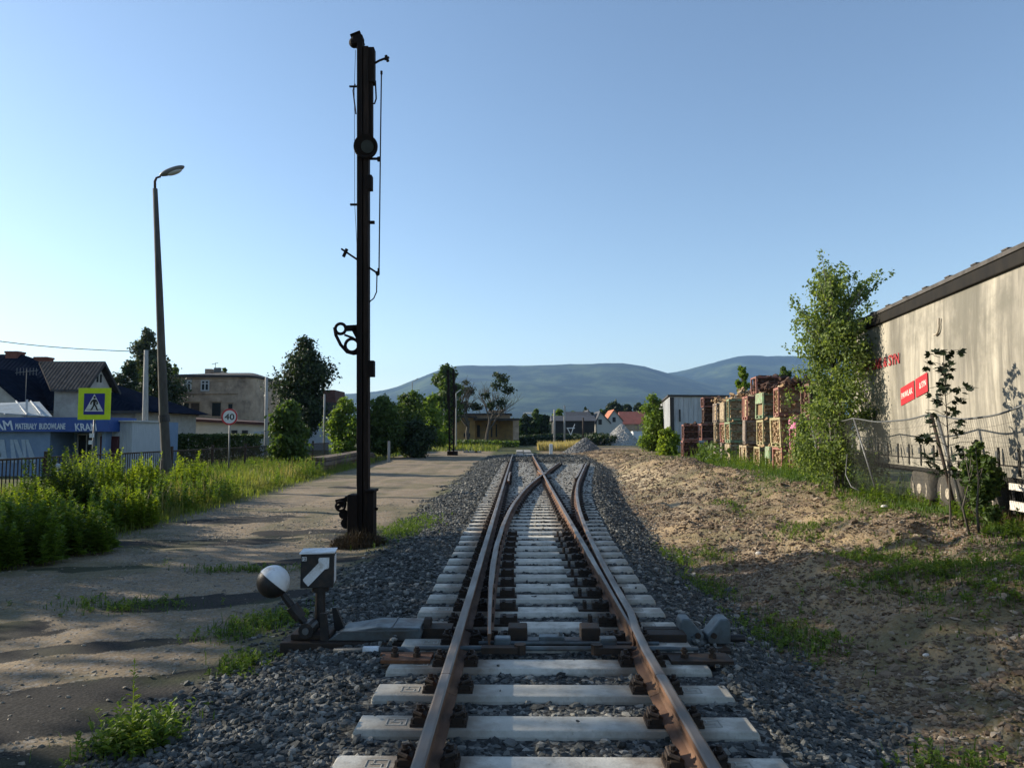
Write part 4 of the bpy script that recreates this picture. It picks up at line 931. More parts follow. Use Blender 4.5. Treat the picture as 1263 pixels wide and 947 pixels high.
# ------------------------------------------------------------------ lamps, poles, signs
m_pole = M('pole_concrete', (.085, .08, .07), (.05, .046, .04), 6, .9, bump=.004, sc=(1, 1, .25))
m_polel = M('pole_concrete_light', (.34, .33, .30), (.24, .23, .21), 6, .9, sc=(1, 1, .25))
m_lamph = M('lamp_head_paint', (.16, .165, .16), (.10, .10, .10), 8, .5)
m_cover = plain('lamp_cover', (.40, .42, .42), .3)
yl = 26.5; lp = lambda px, py: at(px, py, yl)
lb = gp(206, yl); t = empty('street_lamp', lb, 'tall leaning concrete street lamp with one curved head on the left verge', 'street lamp')
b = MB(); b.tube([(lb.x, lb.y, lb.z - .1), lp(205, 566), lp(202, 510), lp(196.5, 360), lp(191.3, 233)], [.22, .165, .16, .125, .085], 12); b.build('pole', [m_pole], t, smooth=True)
b = MB(); b.tube([(lb.x, lb.y, lb.z - .1), lp(205, 567)], [.25, .19], 10); b.build('base_sleeve', [m_pole], t)
b = MB(); b.tube([lp(203, 520), lp(202.3, 512)], .19, 12); b.build('black_band', [m_black], t)
b = MB(); b.tube([lp(191.3, 240), lp(191, 224), lp(193, 219.5), lp(198, 218)], [.05, .05, .04, .04], 8); b.build('arm', [m_iron], t, smooth=True)
b = MB(); c0, c1 = lp(196, 218.5), lp(227, 207); d = (c1 - c0); rt = d.to_track_quat('X', 'Z').to_matrix(); b.ball(c0.lerp(c1, .52) + Vector((0, 0, .05)), d.length / 2, 20, 12, (1, .32, .24), rt); hd = b.build('lamp_head', [m_lamph], t, smooth=True)
b = MB(); b.ball(c0.lerp(c1, .62) - Vector((0, 0, .04)), d.length * .3, 16, 8, (1, .42, .28), rt); b.build('lamp_cover', [m_cover], hd, smooth=True)
def slim_pole(px, pb, pt_, y, r0, r1, label, m=None, fy=None):
    b0 = gp(px, y); b = MB(); b.tube([(b0.x, y, b0.z - .1), at(px + .3, pt_, y)], [r0, r1], 10); o = b.build('utility_pole', [m or m_polel], smooth=True); recenter(o); return tag(o, label, 'pole')
slim_pole(180, 560, 432, 40, .19, .11, 'slim pale concrete pole standing left of the tall street lamp')
slim_pole(328.5, 553, 465, 50, .12, .10, 'thin grey pole at the right corner of the old brown house')
slim_pole(400, 548, 486, 58, .09, .07, 'thin pale pole beside the dark oval tree')
def far_lamp(px, ptop, y, dx, label):
    b0 = gp(px, y); t = empty('street_lamp', b0, label, 'street lamp'); s = y / F
    b = MB(); b.tube([b0, at(px, ptop + 3, y)], [.10, .07], 8); b.build('pole', [m_polel], t)
    b = MB(); a0, a1 = at(px, ptop + 3, y), at(px + dx, ptop, y); b.tube([a0, a1], .06, 6); e = a1 + (a1 - a0) * .5; b.bar(a1, e, .3, .12); b.build('lamp_head', [m_cover], t)
far_lamp(508.5, 468, 130, 5, 'thin far street lamp rising above the bushy trees right of the mast')
far_lamp(521.5, 490, 90, 3.5, 'short far street lamp with a pale head among the green trees')
far_lamp(562.5, 482, 88, 4, 'far street lamp right beside the distant lattice mast')
slim_pole(547, 540, 502, 96, .09, .07, 'thin post in front of the left end of the yellow station')
b = MB(); wp = at(70.5, 575, 19.5); b.ball(wp, .10, 16, 10, (1, .8, .8)); b.cyl((wp.x, 19.5, g1(wp.x, 19.5)), (wp.x, 19.5, wp.z - .05), .02, n=8); o = b.build('white_cap', [m_cover], smooth=True); recenter(o); tag(o, 'small white rounded cap on a stake showing above the weeds by the fence', 'stake')
# cable
b = MB(); pa, pb_ = Vector((X(-260, 34), 34, Z(368, 34, -260))), at(180, 434, 40); pts = []
for i in range(21):
    f = i / 20; p = pa.lerp(pb_, f); p.z -= math.sin(math.pi * f) * .62; pts.append(p)
b.tube(pts, .022, 5); o = b.build('overhead_cable', [m_black]); recenter(o); tag(o, 'black overhead cable sagging across the sky to the slim concrete pole', 'cable')

m_yel = M('fluorescent_yellow', (.62, .78, .02), (.55, .68, .02), 5, .5, bump=.0005)
m_blue = plain('sign_blue', (.012, .02, .22), .45); m_sw = plain('sign_white', (.66, .68, .68), .5); m_red = plain('sign_red', (.50, .03, .035), .5); m_sb = plain('sign_black', (.012, .012, .014), .5)
ys_ = 21.5; a, c = at(95.5, 517.5, ys_), at(137, 478.5, ys_); w = c.x - a.x; h = c.z - a.z; gpz = g1(a.x + w / 2, ys_)
t = empty('pedestrian_sign', (X(115, ys_), ys_, gpz), 'yellow framed blue pedestrian crossing sign on a thin post', 'road sign')
ux, uz = Vector((1, 0, 0)), Vector((0, 0, 1)); o0 = Vector((a.x, ys_, a.z))
rect = lambda x0, x1, z0, z1: [(x0 * w, z0 * h), (x1 * w, z0 * h), (x1 * w, z1 * h), (x0 * w, z1 * h)]
b = MB(); b.prism(rect(0, 1, 0, 1), o0, ux, uz, (0, .02, 0)); b.build('yellow_board', [m_yel], t)
b = MB(); b.prism(rect(.18, .82, .16, .83), o0 - Vector((0, .006, 0)), ux, uz, (0, .005, 0)); b.build('blue_panel', [m_blue], t)
b = MB(); b.prism([(.21 * w, .26 * h), (.79 * w, .26 * h), (.5 * w, .81 * h)], o0 - Vector((0, .010, 0)), ux, uz, (0, .003, 0)); b.build('white_triangle', [m_sw], t)
b = MB(); o1 = o0 - Vector((0, .014, 0)); Q2 = lambda x, z: (x * w, z * h)
def limb(*p): 
    for (x0, z0), (x1, z1) in zip(p[:-1], p[1:]):
        b.bar(o1 + ux * x0 * w + uz * z0 * h, o1 + ux * x1 * w + uz * z1 * h, .042, .003, (0, 1, 0))
b.cyl(o1 + ux * .51 * w + uz * .70 * h, o1 + ux * .51 * w + uz * .70 * h + Vector((0, .003, 0)), .035, n=14)
b.prism([Q2(.47, .46), Q2(.54, .46), Q2(.56, .64), Q2(.47, .65)], o1, ux, uz, (0, .003, 0))
limb((.48, .62), (.41, .55), (.40, .48)); limb((.55, .62), (.60, .55), (.59, .48)); limb((.50, .48), (.47, .40), (.42, .31), (.40, .31)); limb((.52, .48), (.57, .40), (.60, .31), (.63, .31)); b.bar(o1 + ux * .27 * w + uz * .32 * h, o1 + ux * .73 * w + uz * .32 * h, .012, .003, (0, 1, 0))
b.build('walking_figure', [m_sb], t)
b = MB(); b.cyl((X(115, ys_) - .03, ys_ + .045, gpz - .1), (X(114, ys_) + .03, ys_ + .045, a.z + h * .8), .03, n=10); b.build('post', [m_galv], t, smooth=True)
b = MB(); pz = Z(537, ys_); b.box((X(113.3, ys_), ys_ + .0, pz), (.11, .06, .13)); b.box((X(112.3, ys_), ys_, Z(545.5, ys_)), (.10, .06, .12)); b.build('white_box', [m_sw], t)
yk = 30; c = at(283, 514, yk); gz = g1(c.x, yk); rs = 10.2 * yk / F
t = empty('speed_sign', (c.x, yk, gz), 'round white speed limit sign with red rim and the number 40', 'road sign')
b = MB(); b.cyl(c, c + Vector((0, .015, 0)), rs, n=36); b.build('disc', [m_sw], t)
b = MB(); n_ = 36; vs = []; 
for k in range(n_):
    u = 2 * math.pi * k / n_
    for rr_2, dy in ((rs, -.004), (rs * .80, -.004), (rs * .80, -.001), (rs, -.001)): vs.append((c.x + math.cos(u) * rr_2, yk + dy, c.z + math.sin(u) * rr_2))
b.add(vs, [(k * 4 + j, k * 4 + (j + 1) % 4, ((k + 1) % n_) * 4 + (j + 1) % 4, ((k + 1) % n_) * 4 + j) for k in range(n_) for j in range(4)]); b.build('red_rim', [m_red], t)
b = MB(); text_mesh('40', b, (c.x - rs * .60, yk - .002, c.z - rs * .38), (1, 0, 0), (0, 0, 1), rs * 1.2, rs * .76, .003); b.build('number', [m_sb], t)
b = MB(); b.cyl((c.x, yk + .045, gz - .1), (c.x, yk + .045, c.z + rs * .6), .03, n=10); b.build('post', [m_galv], t, smooth=True)

# ------------------------------------------------------------------ metal fence of the yard on the left
m_fence = M('fence_iron', (.035, .025, .02), (.07, .045, .03), 12, .8, metal=.2)
def fence_panel(p0, p1, label, first=False):
    p0, p1 = Vector(p0), Vector(p1); z0 = g1(p0.x, p0.y); z1 = g1(p1.x, p1.y); t = empty('metal_fence', (p0.x, p0.y, z0), label, 'fence', 'metal yard fence')
    b = MB(); b.bb(p0.x - .05, p0.x + .05, p0.y - .05, p0.y + .05, z0 - .1, 1.32); b.build('post', [m_fence], t)
    b = MB(); b.bar((p0.x, p0.y, 1.14), (p1.x, p1.y, 1.14), .04, .05); b.bar((p0.x, p0.y, z0 + .3), (p1.x, p1.y, z1 + .3), .04, .04); b.build('rail_bar', [m_fence], t)
    b = MB(); L = (p1 - p0).length; n = int(L / .14)
    for k in range(1, n):
        q = p0.lerp(p1, k / n); b.bar((q.x, q.y, z0 + .12), (q.x, q.y, 1.13), .022, .02, (0, 1, 0))
    b.build('pickets', [m_fence], t)
fy_ = [13.5, 17.2, 20.8, 24.4, 28, 31.6, 35.2, 38.8, 42.4, 46, 49.6]
for k in range(len(fy_) - 1):
    xx = lambda y: -13.5 + .02 * (y - 20.8)
    fence_panel((xx(fy_[k]), fy_[k], 0), (xx(fy_[k + 1]), fy_[k + 1], 0), 'dark iron picket fence panel standing behind the weeds of the left verge')
# ------------------------------------------------------------------ buildings on the left
m_kblue = M('fascia_blue', (.016, .065, .26), (.014, .055, .21), 3, .5, bump=.001)
m_lblue = M('wall_blue', (.16, .235, .34), (.13, .195, .29), 3, .8)
m_letter = plain('letter_white', (.56, .62, .68), .6); m_letter2 = plain('letter_grey_blue', (.30, .37, .44), .7)
m_glass = plain('window_glass', (.03, .035, .035), .08); m_frame = plain('window_frame', (.45, .46, .45), .5)
m_shed = M('shed_sheet', (.42, .45, .47), (.33, .36, .38), 4, .6, sc=(3, 3, .4)); m_maroon = M('maroon_door', (.065, .013, .018), (.05, .012, .015), 4, .6)
m_canopy = M('canopy_sheet', (.30, .33, .33), (.22, .25, .25), 4, .5)
m_plaster = M('pale_plaster', (.42, .40, .36), (.33, .31, .28), 2.5, .9, c3=(.28, .26, .23), s3=.7)
m_cream = M('cream_plaster', (.62, .57, .46), (.52, .47, .37), 2, .9)
m_brownp = M('old_brown_plaster', (.46, .345, .245), (.29, .215, .15), 1.0, .95, bump=.01, c3=(.20, .15, .11), s3=.6)
m_brick = M('chimney_brick', (.20, .075, .05), (.12, .05, .035), 9, .9)
def tilemat(name, c1, c2, sx, sy, ax='x'):
    m, nt = NT(name); v = coords(nt); sp_ = nd(nt, 'ShaderNodeSeparateXYZ'); nt.links.new(v, sp_.inputs[0])
    fr = math_(nt, 'FRACT', math_(nt, 'MULTIPLY', sp_.outputs[0 if ax == 'x' else 1], sx)); fz = math_(nt, 'FRACT', math_(nt, 'MULTIPLY', sp_.outputs[2], sy))
    hgt = math_(nt, 'ADD', math_(nt, 'SINE', math_(nt, 'MULTIPLY', fr, 3.1416)), math_(nt, 'MULTIPLY', fz, -.5))
    col = mixc(nt, ramp(nt, noise(nt, v, 2.5, 5), [(.35, 0.0), (.7, 1.0)]), c1, c2)
    finish(nt, col, .9, 0, hgt, .04, .8, .0); return m
m_navy = tilemat('navy_roof_tiles', (.012, .017, .030), (.008, .011, .019), 3.2, 3.4)
m_gtile = tilemat('grey_roof_tiles', (.085, .08, .076), (.05, .047, .045), 4.2, 3.4)
m_rroof = M('red_brown_roof', (.10, .04, .03), (.06, .03, .024), 3, .9)
m_droof = M('dark_felt_roof', (.035, .033, .033), (.06, .056, .052), 2, .9)
# shop
ysp = 36; gs = -.32; t = empty('builders_shop', (X(60, ysp), ysp, gs), 'blue building materials shop with a white lettered fascia behind the picket fence', 'shop')
xA, xB, xW = X(-150, ysp), X(134, ysp), X(57.5, ysp); zt, zb = Z(514.5, ysp), Z(532.3, ysp)
b = MB(); b.bb(xA, xW, ysp + .3, ysp + 8, gs, zt - .15); b.bb(xW, xB - .3, ysp + 2.2, ysp + 8, gs, zt - .15); b.build('wall', [m_lblue], t)
b = MB(); b.bb(xA, xB, ysp, ysp + 2.6, zb, zt); fa = b.build('fascia', [m_kblue], t)
def txt(s, px0, px1, py0, py1, y, mat, par, shear=0, nm='lettering'):
    b = MB(); x0, x1 = X(px0, y), X(px1, y); text_mesh(s, b, (x0, y - .004, Z(py1, y)), (1, 0, 0), (0, 0, 1), x1 - x0, Z(py0, y) - Z(py1, y), .02, shear); return b.build(nm, [mat], par)
txt('KRAM', -28, 16.5, 518.3, 530.3, ysp, m_letter, fa, -.28); txt('MATERIAŁY  BUDOWLANE', 19, 80.5, 521.8, 529.3, ysp, m_letter, fa); txt('KRAM', 92, 119.5, 522, 531.2, ysp, m_letter, fa, -.2)
b = MB(); LQ = lambda *q: b.prism([(X(480 * 0 + px_, ysp + .3), Z(py_, ysp + .3)) for px_, py_ in q], (0, ysp + .297, 0), (1, 0, 0), (0, 0, 1), (0, -.02, 0))
for q in (((-76, 571), (-67, 571), (-67, 542), (-76, 542)), ((-67, 559), (-54, 542), (-45, 542), (-60, 560)), ((-62, 557), (-54, 554), (-43, 571), (-53, 571)), ((-42, 571), (-34, 571), (-34, 542), (-42, 542)), ((-34, 548), (-22, 548), (-22, 542), (-34, 542)), ((-34, 560), (-22, 560), (-22, 555), (-34, 555)), ((-27, 555), (-20, 555), (-20, 548), (-27, 548)), ((-31, 560), (-25, 560), (-16.5, 571), (-25, 571)), ((-17, 571), (-8, 571), (1, 542), (-9, 542)), ((-3, 542), (6, 542), (11.5, 571), (2, 571)), ((-9, 563), (3, 563), (2, 558), (-7, 558)), ((13, 542), (17, 542), (23, 571), (16.5, 571)), ((17, 542), (22.3, 542), (31, 565), (28, 571)), ((28, 571), (31, 565), (26.7, 542), (32, 542), (35, 571)) , ((32, 542), (35.8, 542), (47.5, 571), (39.3, 571))): LQ(*q[::-1])
b.build('wall_lettering', [m_letter2], t)
def window(par, px0, px1, py0, py1, y, n=1, fr=m_frame, w=.06, dep=.12, name='window', zbar=False):
    x0, x1, z0, z1 = X(px0, y), X(px1, y), Z(py1, y), Z(py0, y); f = MB()
    f.bb(x0, x1, y - .03, y + dep, z1 - w, z1); f.bb(x0, x1, y - .03, y + dep, z0, z0 + w); f.bb(x0, x0 + w, y - .028, y + dep, z0 + w, z1 - w); f.bb(x1 - w, x1, y - .028, y + dep, z0 + w, z1 - w)
    for k in range(1, n + 1): xx = x0 + (x1 - x0) * k / (n + 1); f.bb(xx - w / 2, xx + w / 2, y - .02, y + dep, z0 + w, z1 - w)
    if zbar: f.bb(x0 + w, x1 - w, y - .024, y + dep, z0 + (z1 - z0) * .64, z0 + (z1 - z0) * .64 + w * .8)
    o = f.build(name, [fr], par); g = MB(); g.bb(x0 + .02, x1 - .02, y + .01, y + .03, z0 + .02, z1 - .02); g.build('pane', [m_glass], o); return o
window(t, 58.5, 84, 535, 564, ysp + 2.1, 1); window(t, 96, 119, 535, 568, ysp + 2.1, 1)
b = MB(); b.bb(X(85.5, ysp), X(89, ysp), ysp + 2.0, ysp + 2.2, gs, zb); b.build('pillar', [m_kblue], t); b = MB(); b.bb(X(90, ysp), X(95.5, ysp), ysp + 1.9, ysp + 2.2, gs, zb); b.build('pillar', [m_lblue], t); b = MB(); b.bb(X(120.5, ysp), X(125, ysp), ysp + .4, ysp + 2.2, gs, zb); b.build('pillar', [m_lblue], t)
b = MB(); z0, z1 = Z(513, ysp + 1), Z(494, ysp + 3)
b.add([(X(-60, 37), 37, z0 + .35), (X(64, 37.2), 37.2, z0 - .02), (X(47, 40), 40, z1), (X(-60, 40), 40, z1 - .15)], [(0, 1, 2, 3)]); cn = b.build('canopy', [m_canopy], t); so = cn.modifiers.new('thick', 'SOLIDIFY'); so.thickness = .04
b = MB()
for px in (-20, 5, 32, 50): b.bar((X(px, 37), 37, z0 + .1), (X(px - 14, 40), 40, z1 + .04), .05, .06)
b.bb(X(31, 37.4), X(32.3, 37.4), 37.35, 37.45, zt, z1); b.build('canopy_frame', [m_frame], cn)
# shed
t = empty('sheet_shed', (X(143, 37), 37, gs), 'small pale sheet metal shed with a maroon door right of the blue shop', 'shed')
b = MB(); x0, x1 = X(121.5, 37), X(163, 37); b.bb(x0, x1, 37, 40, gs, Z(520, 37))
for k in range(13): xx = x0 + (x1 - x0) * k / 12; b.bb(xx - .02, xx + .02, 36.97, 37.01, gs, Z(520, 37) - .01)
b.build('wall', [m_shed], t); b = MB(); b.bb(x0 - .1, x1 + .15, 36.85, 40.1, Z(520, 37), Z(518.3, 37)); b.build('roof', [m_frame], t)
b = MB(); b.bb(X(125, 37), X(148, 37), 36.9, 36.965, gs, Z(538, 37)); b.build('door', [m_maroon], t)
# house with navy roof
yh = 47.5; t = empty('house', (X(80, yh), yh + 4, -.3), 'pale house with a large navy tiled hip roof behind the blue shop', 'house')
b = MB(); b.bb(X(-140, yh), X(166, yh), yh, yh + 9, -.3, Z(505, yh)); b.build('wall', [m_plaster], t)
ze, zr, yr = Z(507, yh - .6), Z(437, yh + 5), yh + 4.6
b = MB(); xe0, xe1, xr0, xr1 = X(-150, yh), X(178, yh - .6), X(-130, yr), X(22, yr)
b.add([(xe0, yh - .6, ze), (xe1, yh - .6, ze), (xe1, yh + 9.6, ze), (xe0, yh + 9.6, ze), (xr0, yr, zr), (xr1, yr, zr)], [(0, 1, 5, 4), (1, 2, 5), (2, 3, 4, 5), (3, 0, 4), (0, 3, 2, 1)]); rf = b.build('roof', [m_navy], t)
b = MB(); b.bb(xe0, xe1, yh - .68, yh - .6, ze - .12, ze + .04); b.build('gutter', [m_droof], rf)
# left white gable wing in front
b = MB(); yg = yh - 2.2; ga, gb_, gt = X(-75, yg), X(27, yg), Z(455, yg); gx_ = X(-24, yg); zb_ = Z(500, yg); b.prism([(ga, -.3), (gb_, -.3), (gb_, zb_), (gx_, gt - .2), (ga, zb_)], (0, yg, 0), (1, 0, 0), (0, 0, 1), (0, 2.3, 0)); b.build('gable_wall', [m_plaster], t)
b = MB(); th = .16
b.prism([(gx_, gt), (X(34, yg), Z(503, yg)), (X(34, yg), Z(503, yg) + th), (gx_, gt + th)], (0, yg - .35, 0), (1, 0, 0), (0, 0, 1), (0, 5, 0)); b.prism([(gx_, gt), (gx_, gt + th), (ga - .5, Z(503, yg) + th), (ga - .5, Z(503, yg))], (0, yg - .35, 0), (1, 0, 0), (0, 0, 1), (0, 5, 0)); b.build('gable_roof', [m_navy], t)
# dormer wing with grey tiles: ridge along x
yd = 48.3; xd = X(126, yd); zd = Z(448, yd); hw = 1.9; zde = Z(479, yd - hw); xl0 = X(62, yd - hw); xrid = X(44, yd)
b = MB(); b.prism([(yd - hw + .25, zde - 1.9), (yd + hw - .25, zde - 1.9), (yd + hw - .25, zde - .05), (yd, zd - .25), (yd - hw + .25, zde - .05)], (xl0, 0, 0), (0, 1, 0), (0, 0, 1), (xd - xl0 - .35, 0, 0)); dw = b.build('dormer_wall', [m_plaster], t)
b = MB()
for s_ in (-1, 1):
    ye = yd + s_ * (hw + .15); b.add([(xrid, yd, zd), (xd, yd, zd), (xd, ye, zde - .18), (xl0, ye, zde - .18), (xrid, yd, zd + .16), (xd, yd, zd + .16), (xd, ye, zde - .04), (xl0, ye, zde - .04)], [(0, 1, 2, 3), (4, 5, 6, 7), (0, 1, 5, 4), (1, 2, 6, 5), (2, 3, 7, 6), (3, 0, 4, 7)])
b.build('dormer_roof', [m_gtile], t)
b = MB()
for s_ in (-1, 1): b.prism([(yd, zd - .1), (yd + s_ * (hw + .15), zde - .32), (yd + s_ * (hw + .15), zde - .05), (yd, zd + .15)], (xd + .003, 0, 0), (0, 1, 0), (0, 0, 1), (.05, 0, 0))
b.build('verge_board', [m_droof], t)
b = MB(); xg = xd - .345; b.bb(xg, xg + .02, yd - .28, yd - .08, zd - 1.25, zd - .7); b.bb(xg, xg + .02, yd + .1, yd + .3, zd - 1.25, zd - .7); b.build('gable_window', [m_glass], t)
b = MB(); b.bar((X(36, yh + .5), yh + 1.2, Z(490, yh + 1)), (X(40, yh + 1), yh + 2, Z(480, yh + 1)), .5, .05); b.build('skylight', [m_glass], t)
for (px0, px1, py0, py1) in ((7, 22, 434, 446), (43, 58, 441, 452)):
    b = MB(); b.bb(X(px0, yr), X(px1, yr), yr - .4, yr + .4, Z(py1 + 8, yr), Z(py0, yr)); b.bb(X(px0 - .8, yr), X(px1 + .8, yr), yr - .45, yr + .45, Z(py0 + 1.5, yr), Z(py0, yr) + .05); b.build('chimney', [m_brick], rf)
t = empty('tv_aerial', at(32, 478, 44), 'thin branched television aerial standing before the navy roof', 'aerial'); b = MB(); a = at(32, 480, 44); b.cyl((a.x, 44, 2.6), (a.x, 44, a.z + 1.2), .02, n=6); b.bar((a.x - .7, 44, a.z + 1.0), (a.x + .7, 44, a.z + 1.15), .03, .03)
for k in range(7): xx = a.x - .6 + k * .2; b.bar((xx, 44, a.z + .85), (xx, 44, a.z + 1.3), .02, .02)
b.build('antenna', [m_galv], t)
# old brown house
yb = 75; gb2 = -.3; t = empty('tenement_house', (X(255, yb), yb + 4, gb2), 'old two storey house of crumbling brown plaster with a low roof and rounded corner', 'house')
x0, x1 = X(201, yb), X(292, yb); zt = Z(465, yb); xr_ = X(310, yb)
out = [(x0, yb), (x1, yb)]
for k in range(1, 6): a = math.pi / 2 * k / 6; out.append((x1 + math.sin(a) * 1.5, yb + 1.5 - math.cos(a) * 1.5))
out += [(x1 + 1.5, yb + 1.5), (x1 + 1.5, yb + 5), (X(327, yb + 6), yb + 5), (X(327, yb + 6), yb + 11), (x0, yb + 11)]
b = MB(); b.prism(out, (0, 0, gb2), (1, 0, 0), (0, 1, 0), (0, 0, zt - gb2)); b.build('wall', [m_brownp], t)
cx_ = sum(p[0] for p in out) / len(out); cy_ = yb + 5
b = MB(); b.prism([(cx_ + (p[0] - cx_) * 1.06, cy_ + (p[1] - cy_) * 1.06) for p in out], (0, 0, zt + .002), (1, 0, 0), (0, 1, 0), (0, 0, .22)); n_ = len(out); vs = [(cx_ + (p[0] - cx_) * 1.05, cy_ + (p[1] - cy_) * 1.05, zt + .225) for p in out] + [(cx_ + (p[0] - cx_) * .3, cy_ + (p[1] - cy_) * .3, zt + .75) for p in out]
b.add(vs, [(i, (i + 1) % n_, n_ + (i + 1) % n_, n_ + i) for i in range(n_)] + [tuple(range(n_, 2 * n_))]); rf = b.build('roof', [m_droof], t)
b = MB(); b.bb(x0, x1, yb - .12, yb - .002, Z(485.5, yb), Z(483.5, yb)); b.bb(x0, x1, yb - .14, yb - .002, Z(466.5, yb), Z(464.5, yb)); b.build('cornice', [m_brownp], t)
for px0, px1 in ((224.5, 234.5), (246, 256.5)): window(t, px0, px1, 468.5, 482, yb - .06, 1, m_frame, .12, .05, zbar=True)
for (px0, px1, py0, py1, nm_, mt_) in ((268.5, 276, 471, 481, 'blind_window', m_brownp), (235, 245, 497, 513, 'boarded_window', M('board', (.07, .045, .03), (.05, .035, .025), 5)), (261, 271.5, 496.5, 513, 'window', m_glass), (295, 298.5, 472, 484, 'side_window', m_glass), (226, 232, 497, 512, 'dark_window', m_glass), (281, 286, 498, 512, 'dark_window', m_glass), (295, 298.5, 497, 512, 'side_window', m_glass)):
    b = MB(); yo = yb if px0 < 290 else yb + .25; b.bb(X(px0, yb), X(px1, yb), yo - .05, yo - .01, Z(py1, yb), Z(py0, yb)); w_ = b.build(nm_, [mt_], t)
    b = MB(); b.bb(X(px0 - 1.5, yb), X(px1 + 1.5, yb), yo - .16, yo - .055, Z(py0 - 1.5, yb), Z(py0 - 3, yb)); b.build('lintel', [m_brownp], w_)
for (px, z_a, z_b) in ((257, 459, 466), (268, 461, 466)):
    b = MB(); b.bb(X(px - 4, yb + 5), X(px + 4, yb + 5), yb + 4.5, yb + 5.5, zt, Z(z_a - 4, yb + 5)); b.build('chimney', [m_brownp], rf)
b = MB(); xx = X(263.5, yb + 4); b.cyl((xx, yb + 4, zt), (xx, yb + 4, Z(447, yb + 4)), .03, n=6); b.bar((xx - .4, yb + 4, Z(449, yb + 4)), (xx + .3, yb + 4, Z(447, yb + 4)), .05, .05); b.box((xx + .25, yb + 4, Z(456, yb + 4)), (.7, .3, .5)); b.build('aerial', [m_galv], rf)
# row garage
yq = 60; t = empty('garage', (X(265, yq), yq + 3, -.3), 'long low cream garage with a red brown roof edge below the old brown house', 'garage')
b = MB(); b.bb(X(196, yq), X(327, yq), yq, yq + 7, -.3, Z(520, yq)); b.build('wall', [m_cream], t)
b = MB(); b.add([(X(194, yq), yq - .4, Z(514, yq)), (X(329, yq), yq - .4, Z(521, yq)), (X(329, yq), yq + 7.4, Z(521, yq) + .1), (X(194, yq), yq + 7.4, Z(514, yq) + .1)], [(0, 1, 2, 3)]); o = b.build('roof', [m_rroof], t); so = o.modifiers.new('thick', 'SOLIDIFY'); so.thickness = .22
for px in (289, 302): window(t, px - 3.5, px + 3.5, 530.5, 536.5, yq - .05, 0, m_droof, .06, .05)
b = MB(); b.bb(X(319, yq - 1), X(327, yq - 1), yq - 2, yq - .1, -.3, Z(532, yq - 2)); b.build('porch', [m_shed], t)
# hedge
yhd = 51; V = []; n = 9000; hx0, hx1 = X(163, yhd), X(319, yhd); zt_ = Z(537.5, yhd)
P = np.stack([rng.uniform(hx0, hx1, n), yhd + rng.uniform(0, 1, n) ** 1.6 * 1.1, -.2 + (zt_ + .2) * rng.random(n) ** .7], 1); topk = rng.random(n) < .35; P[topk, 2] = zt_ + rng.normal(0, .05, topk.sum()); P[topk, 1] = yhd + rng.random(topk.sum()) * 1.2
Vq, Fq = leaves(P, norm(rng.normal(size=(n, 3)) + np.array([0, -.6, .5])), rng.uniform(.07, .14, n))
t = empty('hedge', ((hx0 + hx1) / 2, yhd + .6, -.3), 'long clipped green hedge in front of the cream garage', 'hedge'); np_mesh('foliage', Vq, Fq, LM['hedge'], t)
b = MB()
for k in range(24): xx = hx0 + (hx1 - hx0) * (k + .5) / 24; b.tube([(xx, yhd + .6, -.3), (xx + .1, yhd + .6, .6), (xx, yhd + .6, 1.3)], [.05, .03, .01], 5)
b.build('stems', [m_bark], t)
# grey building with red roof behind the dark oval tree
t = empty('grey_barn', (X(398, 84), 86, -.3), 'grey sheet barn with a red roof half hidden right of the dark oval tree', 'barn'); b = MB(); b.bb(X(378, 84), X(411, 84), 84, 90, -.3, Z(514, 84)); b.build('wall', [m_shed], t)
b = MB(); b.prism([(X(385, 84), Z(496, 84)), (X(411, 84), Z(496, 84)), (X(409, 84), Z(480, 84)), (X(390, 84), Z(480, 84))], (0, 85, 0), (1, 0, 0), (0, 0, 1), (0, 5, 0)); b.build('roof', [m_rroof], t); b = MB(); b.bb(X(380, 84), X(409, 84), 84.5, 90, Z(514, 84) + .01, Z(496, 84)); b.build('upper_wall', [m_droof], t)
# stacked old timbers beside the road
m_tim = M('old_timber', (.13, .088, .058), (.06, .042, .03), 5, .9, bump=.008, sc=(1, .15, 1), c3=(.20, .15, .11))
k = 0
for lev in range(3):
    for j in range(3):
        xo = -.36 * j + .12 * (lev % 2); z_ = -.14 + .23 * lev
        a, c = Vector((-10.35 + xo, 37.6 + .4 * j + lev * .5, z_ + .1)), Vector((-11.35 + xo * .8, 57 + j - lev, z_ + .1)); b = MB(); b.bar(a, c, .3, .2); o = b.build('timber_beam', [m_tim], bevel=.015); recenter(o)
        tag(o, 'long weathered brown timber beam lying in the stack beside the dirt road', 'timber beam', 'stacked timber beams')
for (px, yy, hh_, lab) in ((455, 47, .55, 'short weathered post standing right behind the timber stack'), (480, 52, .5, 'short pale post at the far end of the timber stack')):
    g_ = gp(px, yy); b = MB(); b.box((g_.x, yy, g_.z + hh_ / 2 + .5), (.16, .16, hh_ + 1)); o = b.build('wood_post', [m_polel], bevel=.02); recenter(o); tag(o, lab, 'post')

